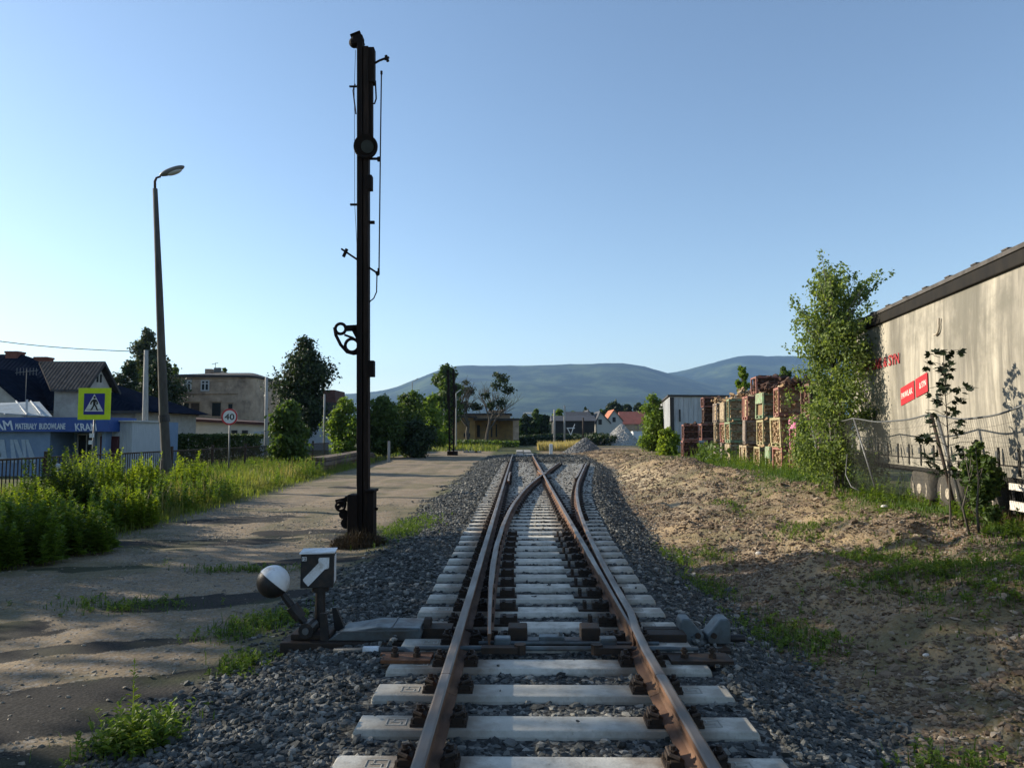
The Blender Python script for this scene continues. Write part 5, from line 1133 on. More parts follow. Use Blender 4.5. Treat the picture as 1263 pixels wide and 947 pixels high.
# ------------------------------------------------------------------ station and far buildings
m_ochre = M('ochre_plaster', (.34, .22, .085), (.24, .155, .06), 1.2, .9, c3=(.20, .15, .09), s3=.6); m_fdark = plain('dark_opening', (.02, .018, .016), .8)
yt = 110; zg_ = -.2; t = empty('station_building', (X(590, yt), yt + 5, zg_), 'low ochre station building with flat dark roofs and a canopy', 'station')
b = MB(); b.bb(X(541, yt), X(586, yt), yt, yt + 9, zg_, Z(515, yt)); b.bb(X(586, yt), X(614, yt), yt + 1, yt + 9, zg_, Z(516.5, yt)); b.build('wall', [m_ochre], t)
b = MB(); b.bb(X(568, yt + 2), X(629, yt + 2), yt + 2, yt + 10, Z(516, yt), Z(511, yt)); b.build('upper_wall', [m_brownp], t)
b = MB(); b.bb(X(528, yt), X(587, yt), yt - .8, yt + 9.4, Z(515, yt), Z(513, yt)); b.bb(X(566, yt), X(631, yt), yt + 1.5, yt + 10.5, Z(511, yt), Z(509.3, yt)); b.build('roof', [m_droof], t)
b = MB(); b.bb(X(585, yt), X(641, yt), yt - 2.4, yt + 2, Z(518.5, yt), Z(516, yt)); b.build('canopy', [m_droof], t)
b = MB(); b.bb(X(614, yt + 2), X(634, yt + 2), yt + 1.8, yt + 8, zg_, Z(518.6, yt)); b.build('shaded_wall', [m_ochre], t); b = MB(); b.bb(X(633, yt), X(640, yt), yt - 2.2, yt - .6, zg_, Z(518.6, yt)); b.build('corner_pillar', [m_brownp], t)
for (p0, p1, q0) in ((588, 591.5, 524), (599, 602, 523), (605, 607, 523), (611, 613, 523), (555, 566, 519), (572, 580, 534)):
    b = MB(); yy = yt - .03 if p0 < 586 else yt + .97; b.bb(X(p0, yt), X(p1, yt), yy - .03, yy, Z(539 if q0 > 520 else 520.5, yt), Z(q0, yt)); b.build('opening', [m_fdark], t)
b = MB(); b.bb(X(604, yt + 8), X(622, yt + 8), yt + 7, yt + 9, Z(510, yt), Z(505, yt)); b.bb(X(602, yt + 8), X(624, yt + 8), yt + 6.6, yt + 9.4, Z(505, yt), Z(504.2, yt)); b.build('roof_house', [m_brownp], t)
# dark sheds and houses behind
def gable(name, px0, px1, pe, pr, y, dep, wall, roof, label, rx=.5, ridge_y=False, cat='house'):
    x0, x1 = X(px0, y), X(px1, y); ze, zr = Z(pe, y), Z(pr, y); t = empty(name, ((x0 + x1) / 2, y + dep / 2, -.4), label, cat)
    if ridge_y:      # gable faces us
        xm = x0 + (x1 - x0) * rx; b = MB(); b.prism([(x0, -.4), (x1, -.4), (x1, ze), (xm, zr), (x0, ze)], (0, y, 0), (1, 0, 0), (0, 0, 1), (0, dep, 0)); b.build('wall', [wall], t)
        b = MB(); th = .25
        for xa in (x0 - .5 * (x1 - x0) * .12, x1 + .5 * (x1 - x0) * .12): zz = ze - .06 * (zr - ze); b.prism([(xm, zr + .02), (xa, zz + .02), (xa, zz + th), (xm, zr + th)], (0, y - .4, 0), (1, 0, 0), (0, 0, 1), (0, dep + .8, 0))
        b.build('roof', [roof], t)
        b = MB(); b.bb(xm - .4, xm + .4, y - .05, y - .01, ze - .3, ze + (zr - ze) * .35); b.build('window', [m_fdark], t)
    else:
        b = MB(); b.bb(x0, x1, y, y + dep, -.4, ze); b.build('wall', [wall], t); ym = y + dep / 2
        b = MB(); b.prism([(y - .4, ze), (y + dep + .4, ze), (ym, zr)], (x0 - .4, 0, 0), (0, 1, 0), (0, 0, 1), (x1 - x0 + .8, 0, 0)); b.build('roof', [roof], t)
    return t
m_hwhite = plain('house_white', (.50, .48, .43), .8); m_dtile = M('dark_tiles', (.05, .052, .058), (.035, .036, .04), .8, .7); m_otile = M('orange_tiles', (.42, .15, .07), (.30, .11, .06), .8, .8); m_rtile = M('red_tiles', (.26, .08, .055), (.18, .065, .05), .8, .8)
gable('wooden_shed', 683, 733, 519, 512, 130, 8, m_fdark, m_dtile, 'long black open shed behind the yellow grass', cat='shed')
gable('house', 700, 727, 516, 507, 165, 9, m_hwhite, m_dtile, 'dark roofed house above the black shed')
gable('house', 722, 737, 520, 506.5, 175, 12, m_hwhite, m_dtile, 'narrow white gabled house with a steep dark roof, left of the other white gable', .25, True)
gable('house', 736, 753, 522, 508, 170, 12, m_hwhite, m_dtile, 'white gabled house with a dark roof next to the orange roofed house', .25, True)
t = gable('house', 749, 768, 519, 506, 185, 12, m_hwhite, m_otile, 'cream gabled house with an orange tiled roof', .45, True)
gable('house', 768, 799, 523, 507, 200, 10, m_brownp, m_rtile, 'broad house with a dull red tiled roof behind the grey gravel heap')
gable('house', 626, 650, 527, 519, 150, 9, m_brownp, m_rtile, 'small brown house with a red roof at the right end of the station')
slim_pole(683.5, 540, 505, 100, .16, .13, 'pale thin post standing in the yellow grass island left of the other post')
slim_pole(696, 536, 500, 104, .15, .12, 'pale thin post standing behind the yellow grass island')
slim_pole(719, 536, 515, 100, .12, .11, 'dark stake at the right end of the yellow grass island', m_iron)
gt_ = gp(704, 108); t = empty('yard_gate', gt_, 'small white gate with slanted bars behind the yellow grass', 'gate'); b = MB(); z_ = Z(528, 108); b.bb(X(699, 108), X(709, 108), 107.9, 108, z_ - .05, z_ + .08); b.bar((X(700, 108), 108, z_), (X(704, 108), 108, z_ - 1), .1, .1); b.bar((X(709, 108), 108, z_ + .6), (X(704, 108), 108, z_ - 1), .1, .1); b.build('bars', [m_sw], t)
# white container behind gravel heap
b = MB(); yy = 118; b.bb(X(781, yy), X(792, yy), yy, yy + 2, -.3, Z(533, yy)); b.bb(X(780.5, yy), X(792.5, yy), yy - .1, yy + 2.1, Z(533, yy), Z(531.8, yy)); o = b.build('waste_container', [m_sw]); recenter(o); tag(o, 'small white container beside the grey gravel heap', 'container')
# gravel heaps
def heap(pxa, pxb, ptop, ppk, y, z0, dep, mat, stone, label, n, rs):
    xa, xb = X(pxa, y), X(pxb, y); xm = X(ppk, y); H = Z(ptop, y) - z0; t = empty('gravel_heap', (xm, y, z0), label, 'gravel heap')
    na, nr = 40, 14; V = []; F_ = []
    def hz(u, v): # u -1..1 across
        r = math.hypot(u, v); return max(0, 1 - r) ** .92
    pts = []
    for i in range(nr + 1):
        for j in range(na):
            a = 2 * math.pi * j / na; r = i / nr; u, v_ = math.cos(a) * r, math.sin(a) * r
            x = xm + (u * (xb - xm) if u > 0 else u * (xm - xa)); yv = y + v_ * dep; V.append((x, yv, z0 - .15 + (H + .15) * (1 - r) ** .95 * (1 + .12 * (float(vnoise(np.array([x]), np.array([yv]), 9)[0]) - .5) * (r > .05)) + (0 if i else -.06 * H)))
    for i in range(nr):
        for j in range(na): F_.append((i * na + j, (i + 1) * na + j, (i + 1) * na + (j + 1) % na, i * na + (j + 1) % na))
    o = np_mesh('heap_body', np.array(V), np.array(F_), mat, t, smooth=True)
    k = rng.integers(0, len(F_), n); q = np.array(V)[np.array(F_)[k]]; w_ = rng.dirichlet((1, 1, 1, 1), n)[..., None]; P = (q * w_).sum(1)
    V2 = ICO[None] * (1 + rng.normal(0, .25, (n, 12, 1))); V2 = np.einsum('nij,nkj->nki', rotmats(n), V2) * (rng.uniform(.6, 1.3, n) * rs)[:, None, None] + P[:, None]
    o2 = np_mesh('loose_stones', V2.reshape(-1, 3), (ICF[None] + (np.arange(n) * 12)[:, None, None]).reshape(-1, 3), stone, t); o2['kind'] = 'stuff'
m_hp = M('heap_gravel', (.17, .17, .165), (.08, .082, .082), 9, .95, bump=.03); m_hp2 = M('heap_gravel_pale', (.36, .35, .32), (.22, .215, .20), 6, .95, bump=.03)
heap(690, 748, 540, 722, 71, -.22, 2.3, m_hp, stonemat('heap_stone', (.07, .075, .078), (.20, .20, .195), (.34, .33, .31)), 'small dark grey gravel heap between the diverging rail and the yellow grass', 1500, .085)
heap(735, 792, 522.5, 768, 116, -.25, 4.5, m_hp2, stonemat('heap_stone_pale', (.22, .215, .2), (.42, .41, .38)), 'large pale grey gravel heap in front of the red roofed houses', 1800, .11)
# old slabs at the end of the rails
m_slab = M('old_slab', (.30, .295, .275), (.19, .185, .17), 3, .9, bump=.006)
for (p0, p1, y0, y1, z_, lab) in ((637, 646, 57.2, 63, .06, 'pale concrete slab lying just beyond the end of the straight rails, left one'), (647, 660, 57.5, 64, .02, 'broken concrete slab beyond the rail ends, right of the pale one'), (636, 646, 66, 73, .12, 'raised concrete slab farther back behind the pale slab'), (647, 658, 66.5, 74, .08, 'flat concrete slab farther back behind the broken one')):
    b = MB(); b.bb(X(p0, 57), X(p1, 57), y0, y1, -.25, z_); o = b.build('concrete_slab', [m_slab], bevel=.03); recenter(o); tag(o, lab, 'concrete slab')
b = MB(); b.bb(X(631, 56), X(656, 56), 56.1, 56.45, -.2, .12); o = b.build('end_beam', [m_slab], bevel=.03); recenter(o); tag(o, 'low concrete beam across the ends of the straight rails', 'concrete beam')
b = MB(); yy = 66; x_ = X(679.5, yy); b.bb(x_ - .16, x_ + .16, yy, yy + .12, -.2, Z(547.5, yy)); o = b.build('marker_post', [m_sw], bevel=.02); recenter(o); tag(o, 'short white marker post in front of the yellow grass island', 'marker post')
b = MB()
for (px, w_) in ((575, .5), (583, .9), (590, .6)):
    b.box((X(px, 72), 72, -.12), (w_, .35, .28))
o = b.build('wooden_trough', [m_polel]); recenter(o); tag(o, 'low pale beam lying at the road edge before the station', 'beam')
# trees of the middle distance
mid = [(648, 512, 8, 'd'), (662, 507, 10, 'm'), (671, 512, 9, 'd'), (690, 505, 10, 'f'), (706, 508, 8, 'm'), (722, 503, 5, 'd'), (731, 508, 6, 'd'), (742, 505, 7, 'm'), (640, 516, 8, 'm'), (656, 516, 8, 'd')]
labs = ['dark round tree beside the right end of the station', 'mid green tree right of the station', 'dark low tree left of the pale posts', 'yellowish green tree behind the pale posts', 'green tree behind the dark roofed house', 'small dark pointed conifer above the dark roofed house', 'second dark conifer just right of the pointed one', 'rounded tree behind the white gables', 'green bush at the end of the station canopy', 'dark bush in the hollow right of the station']
for (px, pt_, hw_, c_), lab in zip(mid, labs):
    px_tree('far_tree', lab, px, 540, pt_, hw_, 145 if px < 700 else 215, 1500, LM[dict(d='dark', m='mid', f='fresh')[c_]], 10, BUSH if c_ != 'd' else LINDEN, .02, tr=.15, limbs=4)
px_tree('far_tree', 'large dark round tree rising behind the orange roofed house', 757, 520, 496.5, 10.5, 235, 2600, LM['dark'], 16, BUSH, .05, tr=.3, limbs=4)
px_tree('far_tree', 'dark bluish round tree, larger of the pair behind the red roofs', 789, 520, 498, 9.5, 260, 2200, LM['dark'], 14, BUSH, .05, tr=.3, limbs=4)
px_tree('far_tree', 'dark bluish round tree, smaller of the pair behind the red roofs', 774, 520, 500, 7, 260, 1600, LM['dark'], 12, BUSH, .05, tr=.3, limbs=4)
# low dense scrub masses (one uncountable mass each)
def scrub(name, px0, px1, y0, y1, zt_, n, mat, leaf):
    y_ = rng.uniform(y0, y1, n); x_ = rng.uniform(0, 1, n) * (X(px1, 100) - X(px0, 100)) / 100 * y_ + X(px0, 100) / 100 * y_
    top = -.3 + zt_ * (.45 + .9 * fbm(x_ * .12, y_ * .12, 151)); P = np.stack([x_, y_, -.3 + (top + .3) * rng.random(n) ** .6], 1)
    V, Fq = leaves(P, norm(rng.normal(size=(n, 3)) + [0, -.3, .5]), leaf * rng.uniform(.6, 1.4, n)); tag(np_mesh(name, V, Fq, mat), kind='stuff')
scrub('undergrowth', 632, 760, 112, 128, 1.7, 7000, LM['dark'], .28)
scrub('undergrowth', 520, 640, 100, 108, 1.0, 3500, LM['mid'], .22)
scrub('far_woods', 395, 900, 260, 420, 7.5, 26000, LM['dark'], .85)
scrub('far_woods', -260, 420, 130, 260, 6.5, 22000, LM['dark'], .6)
scrub('undergrowth', 860, 1300, 34, 46, 1.6, 5000, LM['mid'], .12)
b = MB()
for k in range(9): yy = 560 + 12 * (k % 3); b.bb(X(646 + k * 1.9, yy), X(647.3 + k * 1.9, yy), yy, yy + 10, Z(510, yy), Z(508.2, yy))
tag(b.build('distant_roofs', [m_hwhite]), kind='stuff')
# ------------------------------------------------------------------ grey shed and stacked firewood crates
m_sheet = M('grey_sheet', (.50, .51, .51), (.38, .39, .39), 2.5, .7, sc=(2, 2, .3), c3=(.16, .14, .11), s3=.5)
yc = 53; x0, x1 = X(826.5, yc), X(900, yc); zt = Z(489, yc); t = empty('metal_shed', (x0 + 2, yc + 8, -.1), 'grey corrugated metal shed with a dark flat roof behind the firewood crates', 'shed')
far = Vector((X(810, 76), 76, 0)); b = MB(); pts = [(x0, yc), (x1, yc + .6), (x1 + 3, 76), (far.x, far.y)]
b.prism(pts, (0, 0, -.2), (1, 0, 0), (0, 1, 0), (0, 0, zt + .2)); b.build('wall', [m_sheet], t)
b = MB()
for k in range(1, 40): p = Vector((x0, yc, 0)).lerp(far, k / 40); b.box((p.x - .02, p.y, zt / 2 - .1), (.05, .08, zt))
for k in range(1, 12): xx = x0 + (x1 - x0) * k / 12; b.box((xx, yc + .05 * k - .02, zt / 2 - .1), (.06, .05, zt - .02))
b.build('sheet_ribs', [m_sheet], t)
b = MB(); b.prism([(p[0] + (.15 if i in (1, 2) else -.15), p[1] + (-.15 if i < 2 else .1)) for i, p in enumerate(pts)], (0, 0, zt + .003), (1, 0, 0), (0, 1, 0), (0, 0, .12)); b.build('roof', [m_droof], t)
b = MB(); b.bb(x0 + .0, x0 + .28, yc - .06, yc - .005, 0, zt - .05); b.build('corner_post', [m_droof], t); b = MB(); b.bb(X(838, yc), X(839.6, yc), yc - .05, yc + .03, Z(520, yc), Z(505, yc)); b.build('slot', [m_fdark], t)
# firewood inside shows as irregular split billets
m_wood = stonemat('split_wood', (.12, .065, .035), (.40, .275, .15), (.58, .48, .33), .9); m_wooddk = stonemat('old_wood', (.035, .018, .013), (.10, .05, .032), (.18, .12, .09), .9)
m_crate, nt = NT('crate_board'); v = coords(nt); oi = nd(nt, 'ShaderNodeObjectInfo'); nz = noise(nt, v, 9, 5, .6)
pc = mixc(nt, ramp(nt, nz, [(.36, .05), (.62, .9)]), oi.outputs['Color'], (.19, .14, .10)); finish(nt, pc, .85, 0, noise(nt, v, 40, 3), .004, .7, .3)
RU, RN = Vector((.117, .993, 0)), Vector((-.993, .117, 0))        # along the row, outward (left)
def crate_meshes(var, L=1.12, H=1.06, D=1.0):
    """local: x along the row, y inward (away from the track), z up, origin bottom outer near corner"""
    st = np.random.default_rng(40 + var); b = MB()
    for zz in (.02, .13): 
        for k in range(4): b.bb(.0 + k * L / 4 + .02, (k + 1) * L / 4 - .02, 0, D, zz - .015, zz + .012)
    for xx in (.0, L / 2 - .07, L - .14): b.bb(xx, xx + .14, .001, D - .001, .034, .114)
    base = b.build('pallet_base', [m_crate], local=True)
    b = MB()
    for (xx, yy) in ((.04, .03), (L - .04, .03), (.04, D - .03), (L - .04, D - .03)): b.bb(xx - .045, xx + .045, yy - .03, yy + .026, .144, H)
    b.bb(.09, L - .09, .0, .03, H - .09, H - .005); b.bb(.09, L - .09, D - .03, D, H - .09, H - .005)
    for xx in (.0, L): b.bb(xx - .012, xx + .012, .06, D - .06, H - .1, H - .01); b.bb(xx - .012, xx + .012, .06, D - .06, .56, .60)
    if var == 1: b.bb(.05, L - .05, -.026, -.002, .62, H - .02)            # boarded top half
    if var == 2: b.bb(.06, .4, -.024, -.001, .15, H); b.bb(.44, .7, -.024, -.001, .15, H); b.bb(.76, L - .06, -.024, -.001, .15, H)
    if var == 3: b.bb(L * .45, L * .62, -.022, -.001, .15, H)
    frame = b.build('frame', [m_crate], local=True)
    b = MB(); n = 190
    for k in range(n):
        x, y, z = st.uniform(.07, L - .07), st.uniform(.08, D - .08), st.uniform(.19, H - .04); ln = st.uniform(.22, .36); r_ = st.uniform(.035, .075)
        face = st.random()
        if face < .42: y = (.015 if var in (0, 4) else .07) + st.random() * .07; d = Vector((st.uniform(-.4, .4), 1, st.uniform(-.4, .4)))
        elif face < .75: x = .03 + st.random() * .07; d = Vector((1, st.uniform(-.5, .5), st.uniform(-.3, .3)))
        elif face < .9: z = H - .04 + st.random() * .10; d = Vector((st.uniform(-1, 1), st.uniform(-1, 1), st.uniform(-.2, .2)))
        else: d = Vector((st.uniform(-1, 1), st.uniform(-1, 1), st.uniform(-.3, .3)))
        d.normalize(); y = max(y, .10) if var == 1 else y; p = Vector((x, y, z)); d.y = -d.y if y + d.y * ln < .06 else d.y; d.y = abs(d.y) if face < .42 else d.y; b.tube([p, p + d * ln], [r_, r_], int(st.integers(3, 6)))
    b.bb(.09, L - .06, .09, D - .06, .16, H - .05)
    wood = b.build('firewood', [m_wooddk if var == 4 else m_wood], local=True)
    out = [base.data, frame.data, wood.data]
    for o in (base, frame, wood): bpy.data.objects.remove(o)
    return out
CM = [crate_meshes(i) for i in range(5)]
def row_pt(px):
    k = (px - 640.5) / F; y = (9.2 - .118 * 26) / (k - .118); return Vector((9.2 + .118 * (y - 26), y, 0))
rowang = math.atan2(RU.y, RU.x)
def crate(px, z, color, var, label, back=0.0, tilt=0.0, sc=1.0, turn=0.0, name='firewood_crate', pos=None):
    p = (pos or row_pt(px)) - RN * back; t = empty(name, (p.x, p.y, z), label, 'wood crate', 'stacked firewood crates'); t.scale = (sc, sc, sc)
    # row frame: local x = along the row toward the camera side -> far, local y = inward
    t.rotation_euler = (tilt, 0, rowang + turn)
    for nm_, me in zip(('pallet_base', 'frame', 'firewood'), CM[var]):
        o = bpy.data.objects.new(nm_, me); COL.objects.link(o); o.parent = t; o.color = (*color, 1); o.scale = (1, -1, 1)
    return t
YG, OR, RD, PK, GN, BG, DK, GY = (.44, .40, .19), (.46, .31, .14), (.36, .12, .10), (.64, .16, .34), (.25, .40, .22), (.50, .41, .26), (.11, .045, .035), (.32, .27, .23)
gz = lambda px: g1(row_pt(px).x + .3, row_pt(px).y)
BZ = .26
cols = [  # px of the near end of each column, [(level, colour, variant, label, back, tilt)]
 (985, [(0, RD, 0, 'red framed firewood crate at the bottom of the stack nearest the birch'), (1, DK, 4, 'dark firewood crate on the middle level half behind the birch', .5)]),
 (974, [(0, RD, 0, 'pale red firewood crate on the ground below the pink one'), (1, PK, 1, 'bright pink firewood crate on the middle level of the stack'), (2, DK, 4, 'dark loose firewood crate on the third level above the pink crate', .7)]),
 (961, [(0, RD, 0, 'pinkish firewood crate on the ground second from the birch'), (1, YG, 0, 'yellow green framed firewood crate left of the pink crate'), (2, RD, 0, 'red framed firewood crate high on the third level')]),
 (948.5, [(0, GN, 1, 'bottom crate with a bright green board across its top half'), (1, OR, 0, 'orange framed firewood crate on the middle level'), (2, DK, 4, 'dark recessed firewood crate on the third level under the topmost crate', .9)]),
 (935, [(0, YG, 0, 'yellowish firewood crate on the ground left of the green board'), (1, YG, 0, 'yellow firewood crate on the middle level under the tilted green one'), (2, GN, 1, 'tilted crate with a light green top board on the third level', 0, .05)]),
 (922, [(0, DK, 4, 'dark firewood crate on the ground set back in the wide gap', .8), (1, DK, 4, 'dark firewood crate on the middle level set back in the wide gap', .8), (2, DK, 4, 'dark firewood crate on the third level set back in the wide gap', .9)]),
 (917, [(0, BG, 3, 'weathered beige crate at the bottom right of the wide dark gap'), (1, GY, 2, 'grey slatted crate on the middle level beside the wide dark gap'), (2, RD, 3, 'dull red crate on the third level beside the wide dark gap')]),
 (900.5, [(0, BG, 2, 'crate of pale upright boards on the ground left of the dark gap'), (1, GN, 0, 'green framed firewood crate on the middle level left of the dark gap'), (2, GN, 0, 'green framed firewood crate at the top left of the dark gap')]),
 (890, [(0, GY, 2, 'grey boarded crate on the ground left of the pale upright boards'), (1, RD, 0, 'rusty red firewood crate on the middle level of the left part'), (2, BG, 2, 'beige slatted crate on the third level of the left part')]),
 (881.5, [(0, GY, 2, 'grey crate on the ground in the tall grass of the left part'), (1, BG, 3, 'light brown boarded crate on the middle level of the left part'), (2, GY, 3, 'brown grey crate on the third level next to the dark firewood')]),
 (873.5, [(0, DK, 4, 'dark firewood crate at the bottom of the left part', .5), (1, DK, 4, 'dark firewood crate on the middle level of the left part', .5), (2, DK, 4, 'dark firewood crate on the third level of the left part under the red lid', .5)]),
 (862, [(0, DK, 4, 'dark red crate on the ground beside the low leftmost crates', .2), (1, RD, 4, 'dark red crate above the low leftmost crates', .2), (2, DK, 4, 'dark crate on the third level below the red lidded one', .2)]),
]
for px, lst in cols:
    for e in lst:
        lev, c_, var, lab = e[:4]; bk = e[4] if len(e) > 4 else 0; tl = e[5] if len(e) > 5 else 0
        crate(px + random.uniform(-.4, .4), BZ + lev * 1.075, c_, var, lab, bk + random.uniform(-.12, .16), tl + random.uniform(-.03, .03), random.uniform(.95, 1.03), random.uniform(-.11, .11))
tc = crate(929, 3.47, RD, 4, 'topmost dark crate heaped with bark on the fourth level', .1, 0, 1.05); tc.scale = (1.0, 1.1, .66)
tc = crate(863, BZ + 3 * 1.075, RD, 4, 'red lidded crate lying on top of the left part', .2, 0, 1.0); tc.scale = (1.1, 1.3, .6)
for px, lab in ((968, 'loose split firewood heaped on the third level right of the topmost crate'), (940, 'loose split firewood heaped beside the topmost crate'), (912, 'loose split firewood heaped above the wide dark gap'), (897, 'loose split firewood heaped on the upper green crate of the left part'), (881, 'loose split firewood heaped on the brown grey crate of the left part')):
    p = row_pt(px); b = MB(); zt_ = BZ + 3 * 1.075
    for k in range(34):
        c = p + RU * random.uniform(.1, 1.2) - RN * random.uniform(.1, .95); u = 1 - abs((c - p).dot(RU) - .65) / .8; q = Vector((c.x, c.y, zt_ + random.uniform(.02, .30 * u + .06))); d = Vector((random.uniform(-1, 1), random.uniform(-1, 1), random.uniform(-.4, .4))).normalized() * random.uniform(.12, .2); b.tube([q - d, q + d], random.uniform(.04, .085), random.choice((3, 4, 5)))
    o = b.build('firewood_heap', [m_wooddk if px in (968, 940) else m_wood]); recenter(o); tag(o, lab, 'firewood')
crate(842, BZ, RD, 4, 'lowest leftmost crate with a pink end board near the metal shed', 0, 0, 1.0, pos=Vector((X(842, 46), 46, 0))); crate(842, BZ + 1.08, RD, 4, 'dark wood crate lying on the leftmost crate near the shed', 0.05, 0, .95, pos=Vector((X(842, 46), 46, 0)))

# ------------------------------------------------------------------ curtain trailer
m_curt, nt = NT('trailer_curtain'); v = coords(nt, (1, 1, .10)); v1 = coords(nt)
st = noise(nt, v, 1.5, 6, .7); st2 = noise(nt, v, 5, 5, .65); bl = noise(nt, v1, .55, 6, .68)
col = mixc(nt, ramp(nt, st, [(.40, 0.0), (.62, 1.0)]), (.43, .39, .31), (.18, .165, .135))
col = mixc(nt, ramp(nt, st2, [(.48, 0.0), (.70, .85)]), col, (.12, .11, .085))
col = mixc(nt, ramp(nt, bl, [(.44, 0.0), (.60, .85)]), col, (.15, .14, .11))
finish(nt, col, .75, 0, noise(nt, v1, 1.2, 4), .05, .5, .3)
m_tdark = M('trailer_dark', (.016, .015, .014), (.03, .027, .023), 5, .8, spec=.1, sc=(1, 1, .4)); m_tyre = M('tyre', (.04, .036, .03), (.10, .088, .07), 4, .9, bump=.006); m_rim = M('dusty_rim', (.50, .43, .33), (.30, .26, .2), 6, .8)
m_tred = plain('faded_red', (.36, .028, .035), .6); m_tlog = plain('red_panel', (.48, .022, .03), .5); m_tw = plain('panel_white', (.72, .66, .58), .6)
TO = Vector((8.1, 15.06, .56)); TU = Vector((.136, .9907, 0)); TN = Vector((-.9907, .136, 0))
TP = lambda a, o, z: TO + TU * a + TN * o + Vector((0, 0, z - .56))
def tbox(b, a0, a1, o0, o1, z0, z1): c = TP((a0 + a1) / 2, (o0 + o1) / 2, (z0 + z1) / 2); return b.box(c, (abs(a1 - a0), abs(o1 - o0), abs(z1 - z0)), math.atan2(TU.y, TU.x))
t = empty('semi_trailer', TO, 'long dirty cream curtain sided semi trailer with a dark roof edge standing in the grass', 'trailer')
A0, A1 = -10.4, 3.7; ZT = 4.62; ZC0, ZC1 = 1.34, 4.36
b = MB(); nA = 56; vs = []; fs = []
for i in range(nA + 1):
    a = A0 + (A1 - A0) * i / nA
    for j, z in enumerate((ZC0, 1.7, 2.4, 3.2, 3.9, ZC1)): bul = .05 * math.sin(math.pi * (z - ZC0) / (ZC1 - ZC0)) * (.6 + .8 * float(vnoise(np.array([a * .8]), np.array([z * 1.1]), 77)[0])); vs.append(TP(a, .02 + bul, z))
for i in range(nA):
    for j in range(5): fs.append((i * 6 + j, (i + 1) * 6 + j, (i + 1) * 6 + j + 1, i * 6 + j + 1))
b.add(vs, fs); b.build('curtain', [m_curt], t, smooth=True)
b = MB(); tbox(b, A0, A1, -2.48, 0, 1.25, ZT - .02); b.build('body', [m_curt], t)
b = MB(); tbox(b, A0, A1 + .05, -.06, .09, ZC1 - .02, ZT - .06); b.build('roof_rail', [m_tdark], t, bevel=.02)
b = MB(); tbox(b, A0, A1 + .08, -2.5, .11, ZT - .058, ZT + .02)
for k in range(14): tbox(b, A0 + 1 * k + .3, A0 + 1 * k + .5, -.3, .12, ZT + .021, ZT + .05)
b.build('roof', [m_tdark2 := M('trailer_roof_edge', (.10, .09, .08), (.05, .045, .04), 4, .8)], t, bevel=.01)
b = MB(); tbox(b, A0, A1, .0, .08, 1.17, 1.335); b.build('side_rail', [m_curt], t); b = MB(); tbox(b, A0, A1, .02, .083, 1.335, 1.352); tbox(b, A0, A1, .0, .05, 1.10, 1.168); b.build('hem', [m_tdark], t)
b = MB(); tbox(b, A0, A1 - .3, -2.2, -.35, 1.0, 1.24); tbox(b, A0, A1, -2.3, -2.2, .75, 1.2); b.build('chassis', [m_tdark], t)
def ztr(py, a): p = TP(a, 0, 0); return Z(py, p.y)
def apx(px): k = (px - 640.5) / F; return (8.1 - 15.06 * k) / (.9907 * k - .136)
for i in range(24):
    a = A0 + .3 + i * .6; b = MB(); tbox(b, a - .022, a + .022, .075, .10, 1.2, 1.62); b.build('strap', [m_tdark], t); b = MB(); tbox(b, a - .035, a + .035, .10, .125, 1.44, 1.56); b.build('buckle', [m_galv], t.children[-1])
for a in (0, -1.31, -2.62):
    b = MB(); w0, w1 = TP(a, -.04, .72), TP(a, -.42, .72)
    ax_ = (w1 - w0).normalized(); pts = [(w0 + ax_ * .03, .36), (w0, .44), (w0 + ax_ * .05, .5), (w0 + ax_ * .33, .5), (w1, .44), (w1, .36)]
    b.tube([p for p, _ in pts], [r_ for _, r_ in pts], 32, caps=False); o = b.build('wheel', [m_tyre], t, smooth=True)
    b = MB(); b.cyl(w0 + ax_ * .09, w0 + ax_ * .13, .33, .30, 26); b.cyl(w0 + ax_ * .0, w0 + ax_ * .12, .10, .14, 16); b.ring(w0 + ax_ * .035, ax_, .335, .03, 30, 6)
    for k in range(10): u = 2 * math.pi * k / 10; q = w0 + ax_ * .07 + (TU * math.cos(u) + Vector((0, 0, math.sin(u)))) * .17; b.cyl(q, q + ax_ * .05, .022, n=7)
    b.build('rim', [m_rim], o)
    b = MB(); tbox(b, a - .56, a + .56, -.42, -.02, 1.10, 1.13); b.build('mudguard', [m_tdark], t)
    b = MB(); b.cyl(TP(a, -.42, .68), TP(a, -2.1, .68), .07, n=10); b.cyl(TP(a, -2.05, .68), TP(a, -2.42, .68), .49, n=28); b.build('axle', [m_tyre], t)
for z in (.66, .97): b = MB(); tbox(b, -9.5, -3.55, -.05, -.02, z, z + .14); b.build('side_guard', [m_tw], t)
for a in (-3.6, -5.5, -7.5): b = MB(); tbox(b, a - .04, a + .04, -.12, -.055, .6, 1.18); b.build('guard_post', [m_tdark], t)
b = MB(); tbox(b, -9.3, -8.9, -.9, -.4, .2, 1.0); tbox(b, -9.3, -8.9, -2.1, -1.6, .2, 1.0); b.build('landing_leg', [m_tdark], t)
b = MB(); tbox(b, A1, A1 + .06, -2.46, -1.26, 1.25, ZT - .1); tbox(b, A1, A1 + .06, -1.24, 0, 1.25, ZT - .1); b.build('rear_door', [m_curt], t)
a1 = apx(1113.8); a0 = a1 + 2.42; z0 = Z(447.5, TP(a1, 0, 0).y); b = MB(); text_mesh('PAWLAK & SYN', b, TP(a0, .085, z0 - .02), -TU, (0, 0, 1), a0 - a1, .235, .006); b.build('lettering', [m_tred], t)
RIS = .17
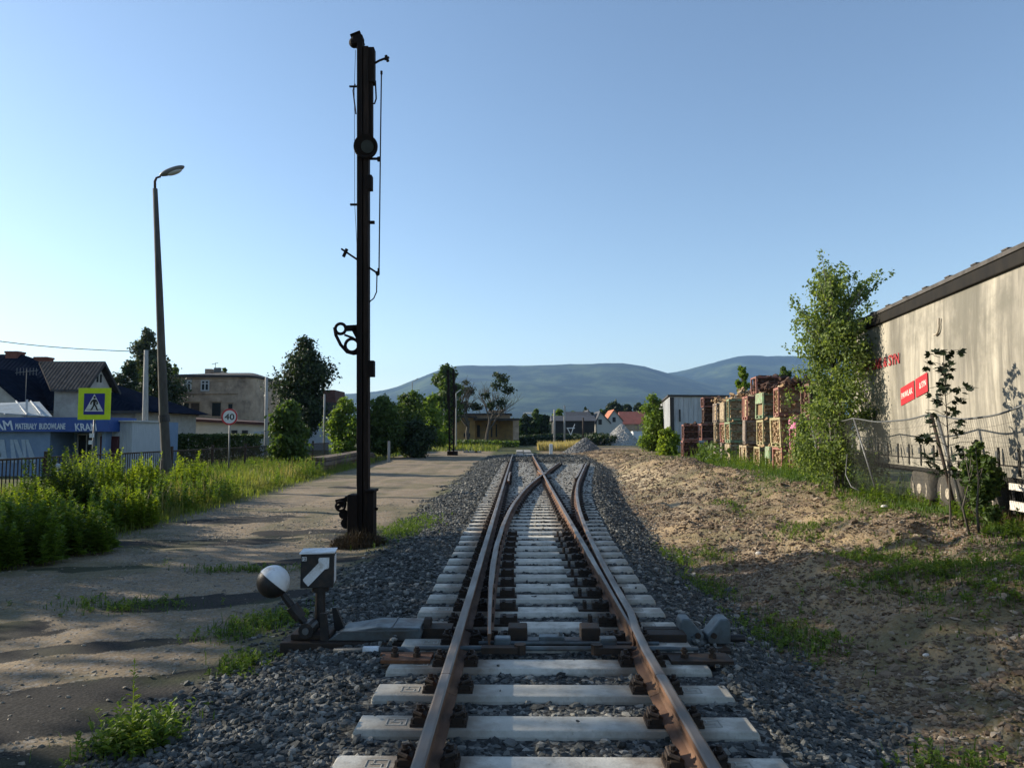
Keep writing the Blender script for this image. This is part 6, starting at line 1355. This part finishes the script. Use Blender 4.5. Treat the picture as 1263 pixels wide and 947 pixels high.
for (pa, pb_, s_) in ((1114.2, 1131.2, 'PAWLAK'), (1133, 1148, '& SYN')):
    aa, ab = apx(pa), apx(pb_); am = (aa + ab) / 2; zc = 2.60; hh_ = .37; b = MB()
    b.prism([(0, 0), (aa - ab, 0), (aa - ab, hh_), (0, hh_)], TP(aa, .082, zc - hh_ / 2 + RIS * (apx(1114.2) - aa)), -TU + Vector((0, 0, RIS)), (0, 0, 1), TN * .004); pn = b.build('logo_panel', [m_tlog], t)
    b = MB(); w_ = (aa - ab); f0_ = .08 if s_[0] == 'P' else .34; text_mesh(s_, b, TP(aa - w_ * f0_, .0865, zc - .055 + RIS * (apx(1114.2) - aa + w_ * f0_)), -TU + Vector((0, 0, RIS)), (0, 0, 1), w_ * (.9 - f0_), .12, .003); b.build('panel_lettering', [m_tw], pn)
b = MB(); am = apx(1160); pts = []
for k in range(9): u = -1.9 + 2.2 * k / 8; pts.append(TP(am - .16 * math.cos(u), .083, 3.83 + .14 * math.sin(u)))
b.tube(pts + [TP(am - .17, .083, 3.98)], .022, 5); b.build('loose_strap', [m_rim], t, smooth=True)

# ------------------------------------------------------------------ leaning wire fence in front of the trailer
m_wire = plain('fence_wire', (.05, .052, .05), .5, .6)
def mesh_panel(t0, b0, t1, b1, label, sag=.05, post=True, r_=.019, dark=None):
    t0, b0, t1, b1 = map(Vector, (t0, b0, t1, b1)); t = empty('wire_fence', b0, label, 'wire fence', None)
    b = MB(); b.tube([b0 - (t0 - b0) * .1, t0], r_, 10); b.build('post', [dark or m_galv], t, smooth=True)
    if dark: b = MB(); b.tube([b0 - (t0 - b0) * .1 + Vector((.09, -.05, 0)), t0 + Vector((.07, -.05, -.05))], r_, 10); b.build('post', [m_galv], t, smooth=True)
    S_ = lambda f: Vector((0, 0, -sag * math.sin(math.pi * f)))
    b = MB(); b.tube([t0.lerp(t1, f) + S_(f) + Vector((0, 0, .006 * math.sin(f * 14))) for f in np.linspace(0, 1, 14)], .015, 8); b.build('top_pipe', [m_galv], t, smooth=True)
    b = MB(); n = int((t1 - t0).length / .055); 
    for k in range(1, n): f = k / n; b.tube([b0.lerp(b1, f), t0.lerp(t1, f) + S_(f)], .0022, 3, caps=False)
    for k in range(1, 9): g = k / 9; b.tube([b0.lerp(t0, g).lerp(b1.lerp(t1, g), f) + S_(f) * g for f in np.linspace(0, 1, 8)], .002, 3, caps=False)
    b.build('wire_mesh', [m_wire], t)
PT = [(at(1053, 516, 16), at(1081, 606, 15.4)), (at(1148.5, 510.5, 12.5), at(1176, 618, 12.1)), (at(1263, 500, 10.1), at(1290, 640, 9.9)), (at(1500, 480, 7.4), at(1530, 700, 7.3))]
PT0 = (at(1000, 520, 19.3), at(1015, 596, 19.0))
mesh_panel(*PT0, *PT[0], 'wire mesh fence panel ending among the birch branches', .05)
mesh_panel(*PT[0], *PT[1], 'leaning wire mesh fence panel between the thin grey post and the thick dark post', .10)
mesh_panel(*PT[1], *PT[2], 'wire mesh fence panel with a wavy top pipe in front of the trailer side guard', .13, r_=.028, dark=m_iron)
mesh_panel(*PT[2], *PT[3], 'wire mesh fence panel running out at the right edge of the photo', .1)
b = MB(); b.tube([at(1045, 560, 16.4), at(1043, 585, 16.2), at(1050, 600, 15.9), at(1062, 606, 15.7)], .012, 6); o = b.build('bent_wire', [m_galv], smooth=True); recenter(o); tag(o, 'bent grey wire curving into the grass at the foot of the birch', 'wire')
# ------------------------------------------------------------------ hills
def ridge(name, prof, y0, yr, y1, seed, mat, k=.03):
    pxs = [p[0] for p in prof]; n = 260; m = 60; px = np.linspace(pxs[0], pxs[-1], n); H = np.interp(px, pxs, [p[1] for p in prof])
    H = H + (fbm(px * .035, px * 0 + seed, seed, 4) - .5) * 2.4; H = np.convolve(np.pad(H, 2, 'edge'), np.ones(5) / 5, 'valid'); V = []
    ang = (px - 640.5) / F
    for j in range(m):
        f = j / (m - 1); y = y0 + (y1 - y0) * f
        up = np.clip((y - y0) / (yr - y0), 0, 1); dn = np.clip((y - yr) / (y1 - yr), 0, 1)
        top = 1.86 + (533 - H) / F * yr
        x = ang * y; nz = fbm(x * .0014, y * np.full(n, .0014), seed, 5)
        z = top * (.18 * up + .82 * up ** 1.7) * (1 - .85 * dn ** 1.3)
        z = z * (1 + (nz - .5) * 1.7 * up * (1 - up)) - 25 * (1 - up) + (fbm(x * .012, y * np.full(n, .012), seed + 3, 3) - .5) * 16 * up
        V.append(np.stack([x, np.full(n, y), z], 1))
    V = np.concatenate(V); i = np.arange(n * m).reshape(m, n); Q_ = np.stack([i[:-1, :-1], i[:-1, 1:], i[1:, 1:], i[1:, :-1]], -1).reshape(-1, 4)
    tag(np_mesh(name, V, Q_, mat, smooth=True), kind='structure')
mh, nt = NT('hill_forest'); v = coords(nt); a = noise(nt, v, .0022, 6, .65); b2 = noise(nt, v, .006, 8, .8)
c = mixc(nt, ramp(nt, a, [(.46, 0.0), (.60, 1.0)]), (.006, .022, .014), (.085, .12, .048)); c = mixc(nt, ramp(nt, b2, [(.35, 0.0), (.7, .8)]), c, (.008, .018, .012)); finish(nt, c, .95, 0, b2, 25, .8, .1)
ridge('hills', [(-900, 500), (-300, 492), (200, 489), (415, 487), (480, 481), (520, 464), (556, 451), (600, 450.5), (640, 451), (700, 449.5), (745, 447.5), (760, 447), (785, 449), (800, 453), (815, 458.5), (830, 462), (860, 470), (920, 485), (1000, 500), (1500, 515)], 2600, 6200, 8500, 5, mh)
ridge('hills', [(500, 525), (640, 512), (720, 492), (780, 470), (815, 461.5), (845, 457), (880, 447.5), (905, 440.5), (930, 438), (960, 439.5), (980, 439), (1030, 441), (1100, 447), (1250, 462), (1500, 480), (2200, 500)], 3600, 7600, 9800, 15, mh)
# ------------------------------------------------------------------ haze (one closed box of even, thin air)
hm = bpy.data.materials.new('haze_air'); hm.use_nodes = True; nt = hm.node_tree; nt.nodes.clear(); pv = nd(nt, 'ShaderNodeVolumePrincipled'); ou = nd(nt, 'ShaderNodeOutputMaterial')
pv.inputs['Color'].default_value = (.37, .61, 1, 1); pv.inputs['Density'].default_value = HAZE; pv.inputs['Anisotropy'].default_value = .2; nt.links.new(pv.outputs[0], ou.inputs['Volume'])
b = MB(); b.bb(-16000, 16000, -9500, 11000, -60, 900); o = b.build('haze', [hm]); tag(o, kind='stuff')
# ------------------------------------------------------------------ trees left of the road, outside the view, that shade the near track
for k, (x, y, h, r, n, lab) in enumerate(SHADE):
    zb = g1(x, y); cl = blobs((x, y, zb + h * .60), (r, r, h * .42), 26, .34)
    tree('shade_tree', lab, (x, y, zb), cl, n, .21, LM['mid'], .24)
for k, (x, y, h, r, lab) in enumerate(SHADE_BUSH):  # bushes out of view, added to darken the near road
    zb = g1(x, y); tree('added_shade_bush', lab, (x, y, zb), blobs((x, y, zb + h * .52), (r, r * 1.15, h * .48), 20, .36), 3000, .15, LM['mid'], .06, cat='bush', stems=3, limbs=8)
# ------------------------------------------------------------------ daylight
EL, AZ = R(SUN_EL), R(SUN_AZ)            # AZ: degrees ahead of due left
sd = Vector((-math.cos(EL) * math.cos(AZ), math.cos(EL) * math.sin(AZ), math.sin(EL)))
L = bpy.data.lights.new('sun', 'SUN'); L.energy = SUN_E; L.angle = R(.53); L.color = (1, .90, .74); lo = bpy.data.objects.new('sun', L); COL.objects.link(lo); lo.rotation_euler = sd.to_track_quat('Z', 'Y').to_euler()
W = bpy.data.worlds.new('World'); S.world = W; W.use_nodes = True; nt = W.node_tree; nt.nodes.clear()
sk = nd(nt, 'ShaderNodeTexSky'); sk.sky_type = 'NISHITA'; sk.sun_disc = False; sk.sun_elevation = EL; sk.sun_rotation = math.atan2(sd.x, sd.y); sk.altitude = 300; sk.air_density = AIR; sk.dust_density = DUST; sk.ozone_density = OZ
bg = nd(nt, 'ShaderNodeBackground'); bg.inputs[1].default_value = SKY_E; wo = nd(nt, 'ShaderNodeOutputWorld'); nt.links.new(sk.outputs[0], bg.inputs[0]); nt.links.new(bg.outputs[0], wo.inputs[0])
vs_ = S.view_settings; vs_.view_transform = 'Standard'; vs_.look = 'None'; vs_.exposure = EXPO; vs_.gamma = 1; vs_.use_curve_mapping = False
S.render.engine = 'CYCLES'; S.cycles.max_bounces = 6; S.cycles.diffuse_bounces = 3; S.cycles.transmission_bounces = 4; S.cycles.volume_bounces = 0; S.cycles.transparent_max_bounces = 6
S.cycles.use_denoising = True
try: S.cycles.denoiser = 'OPENIMAGEDENOISE'; S.cycles.denoising_input_passes = 'RGB_ALBEDO_NORMAL'
except Exception: pass
S.cycles.sample_clamp_indirect = 4
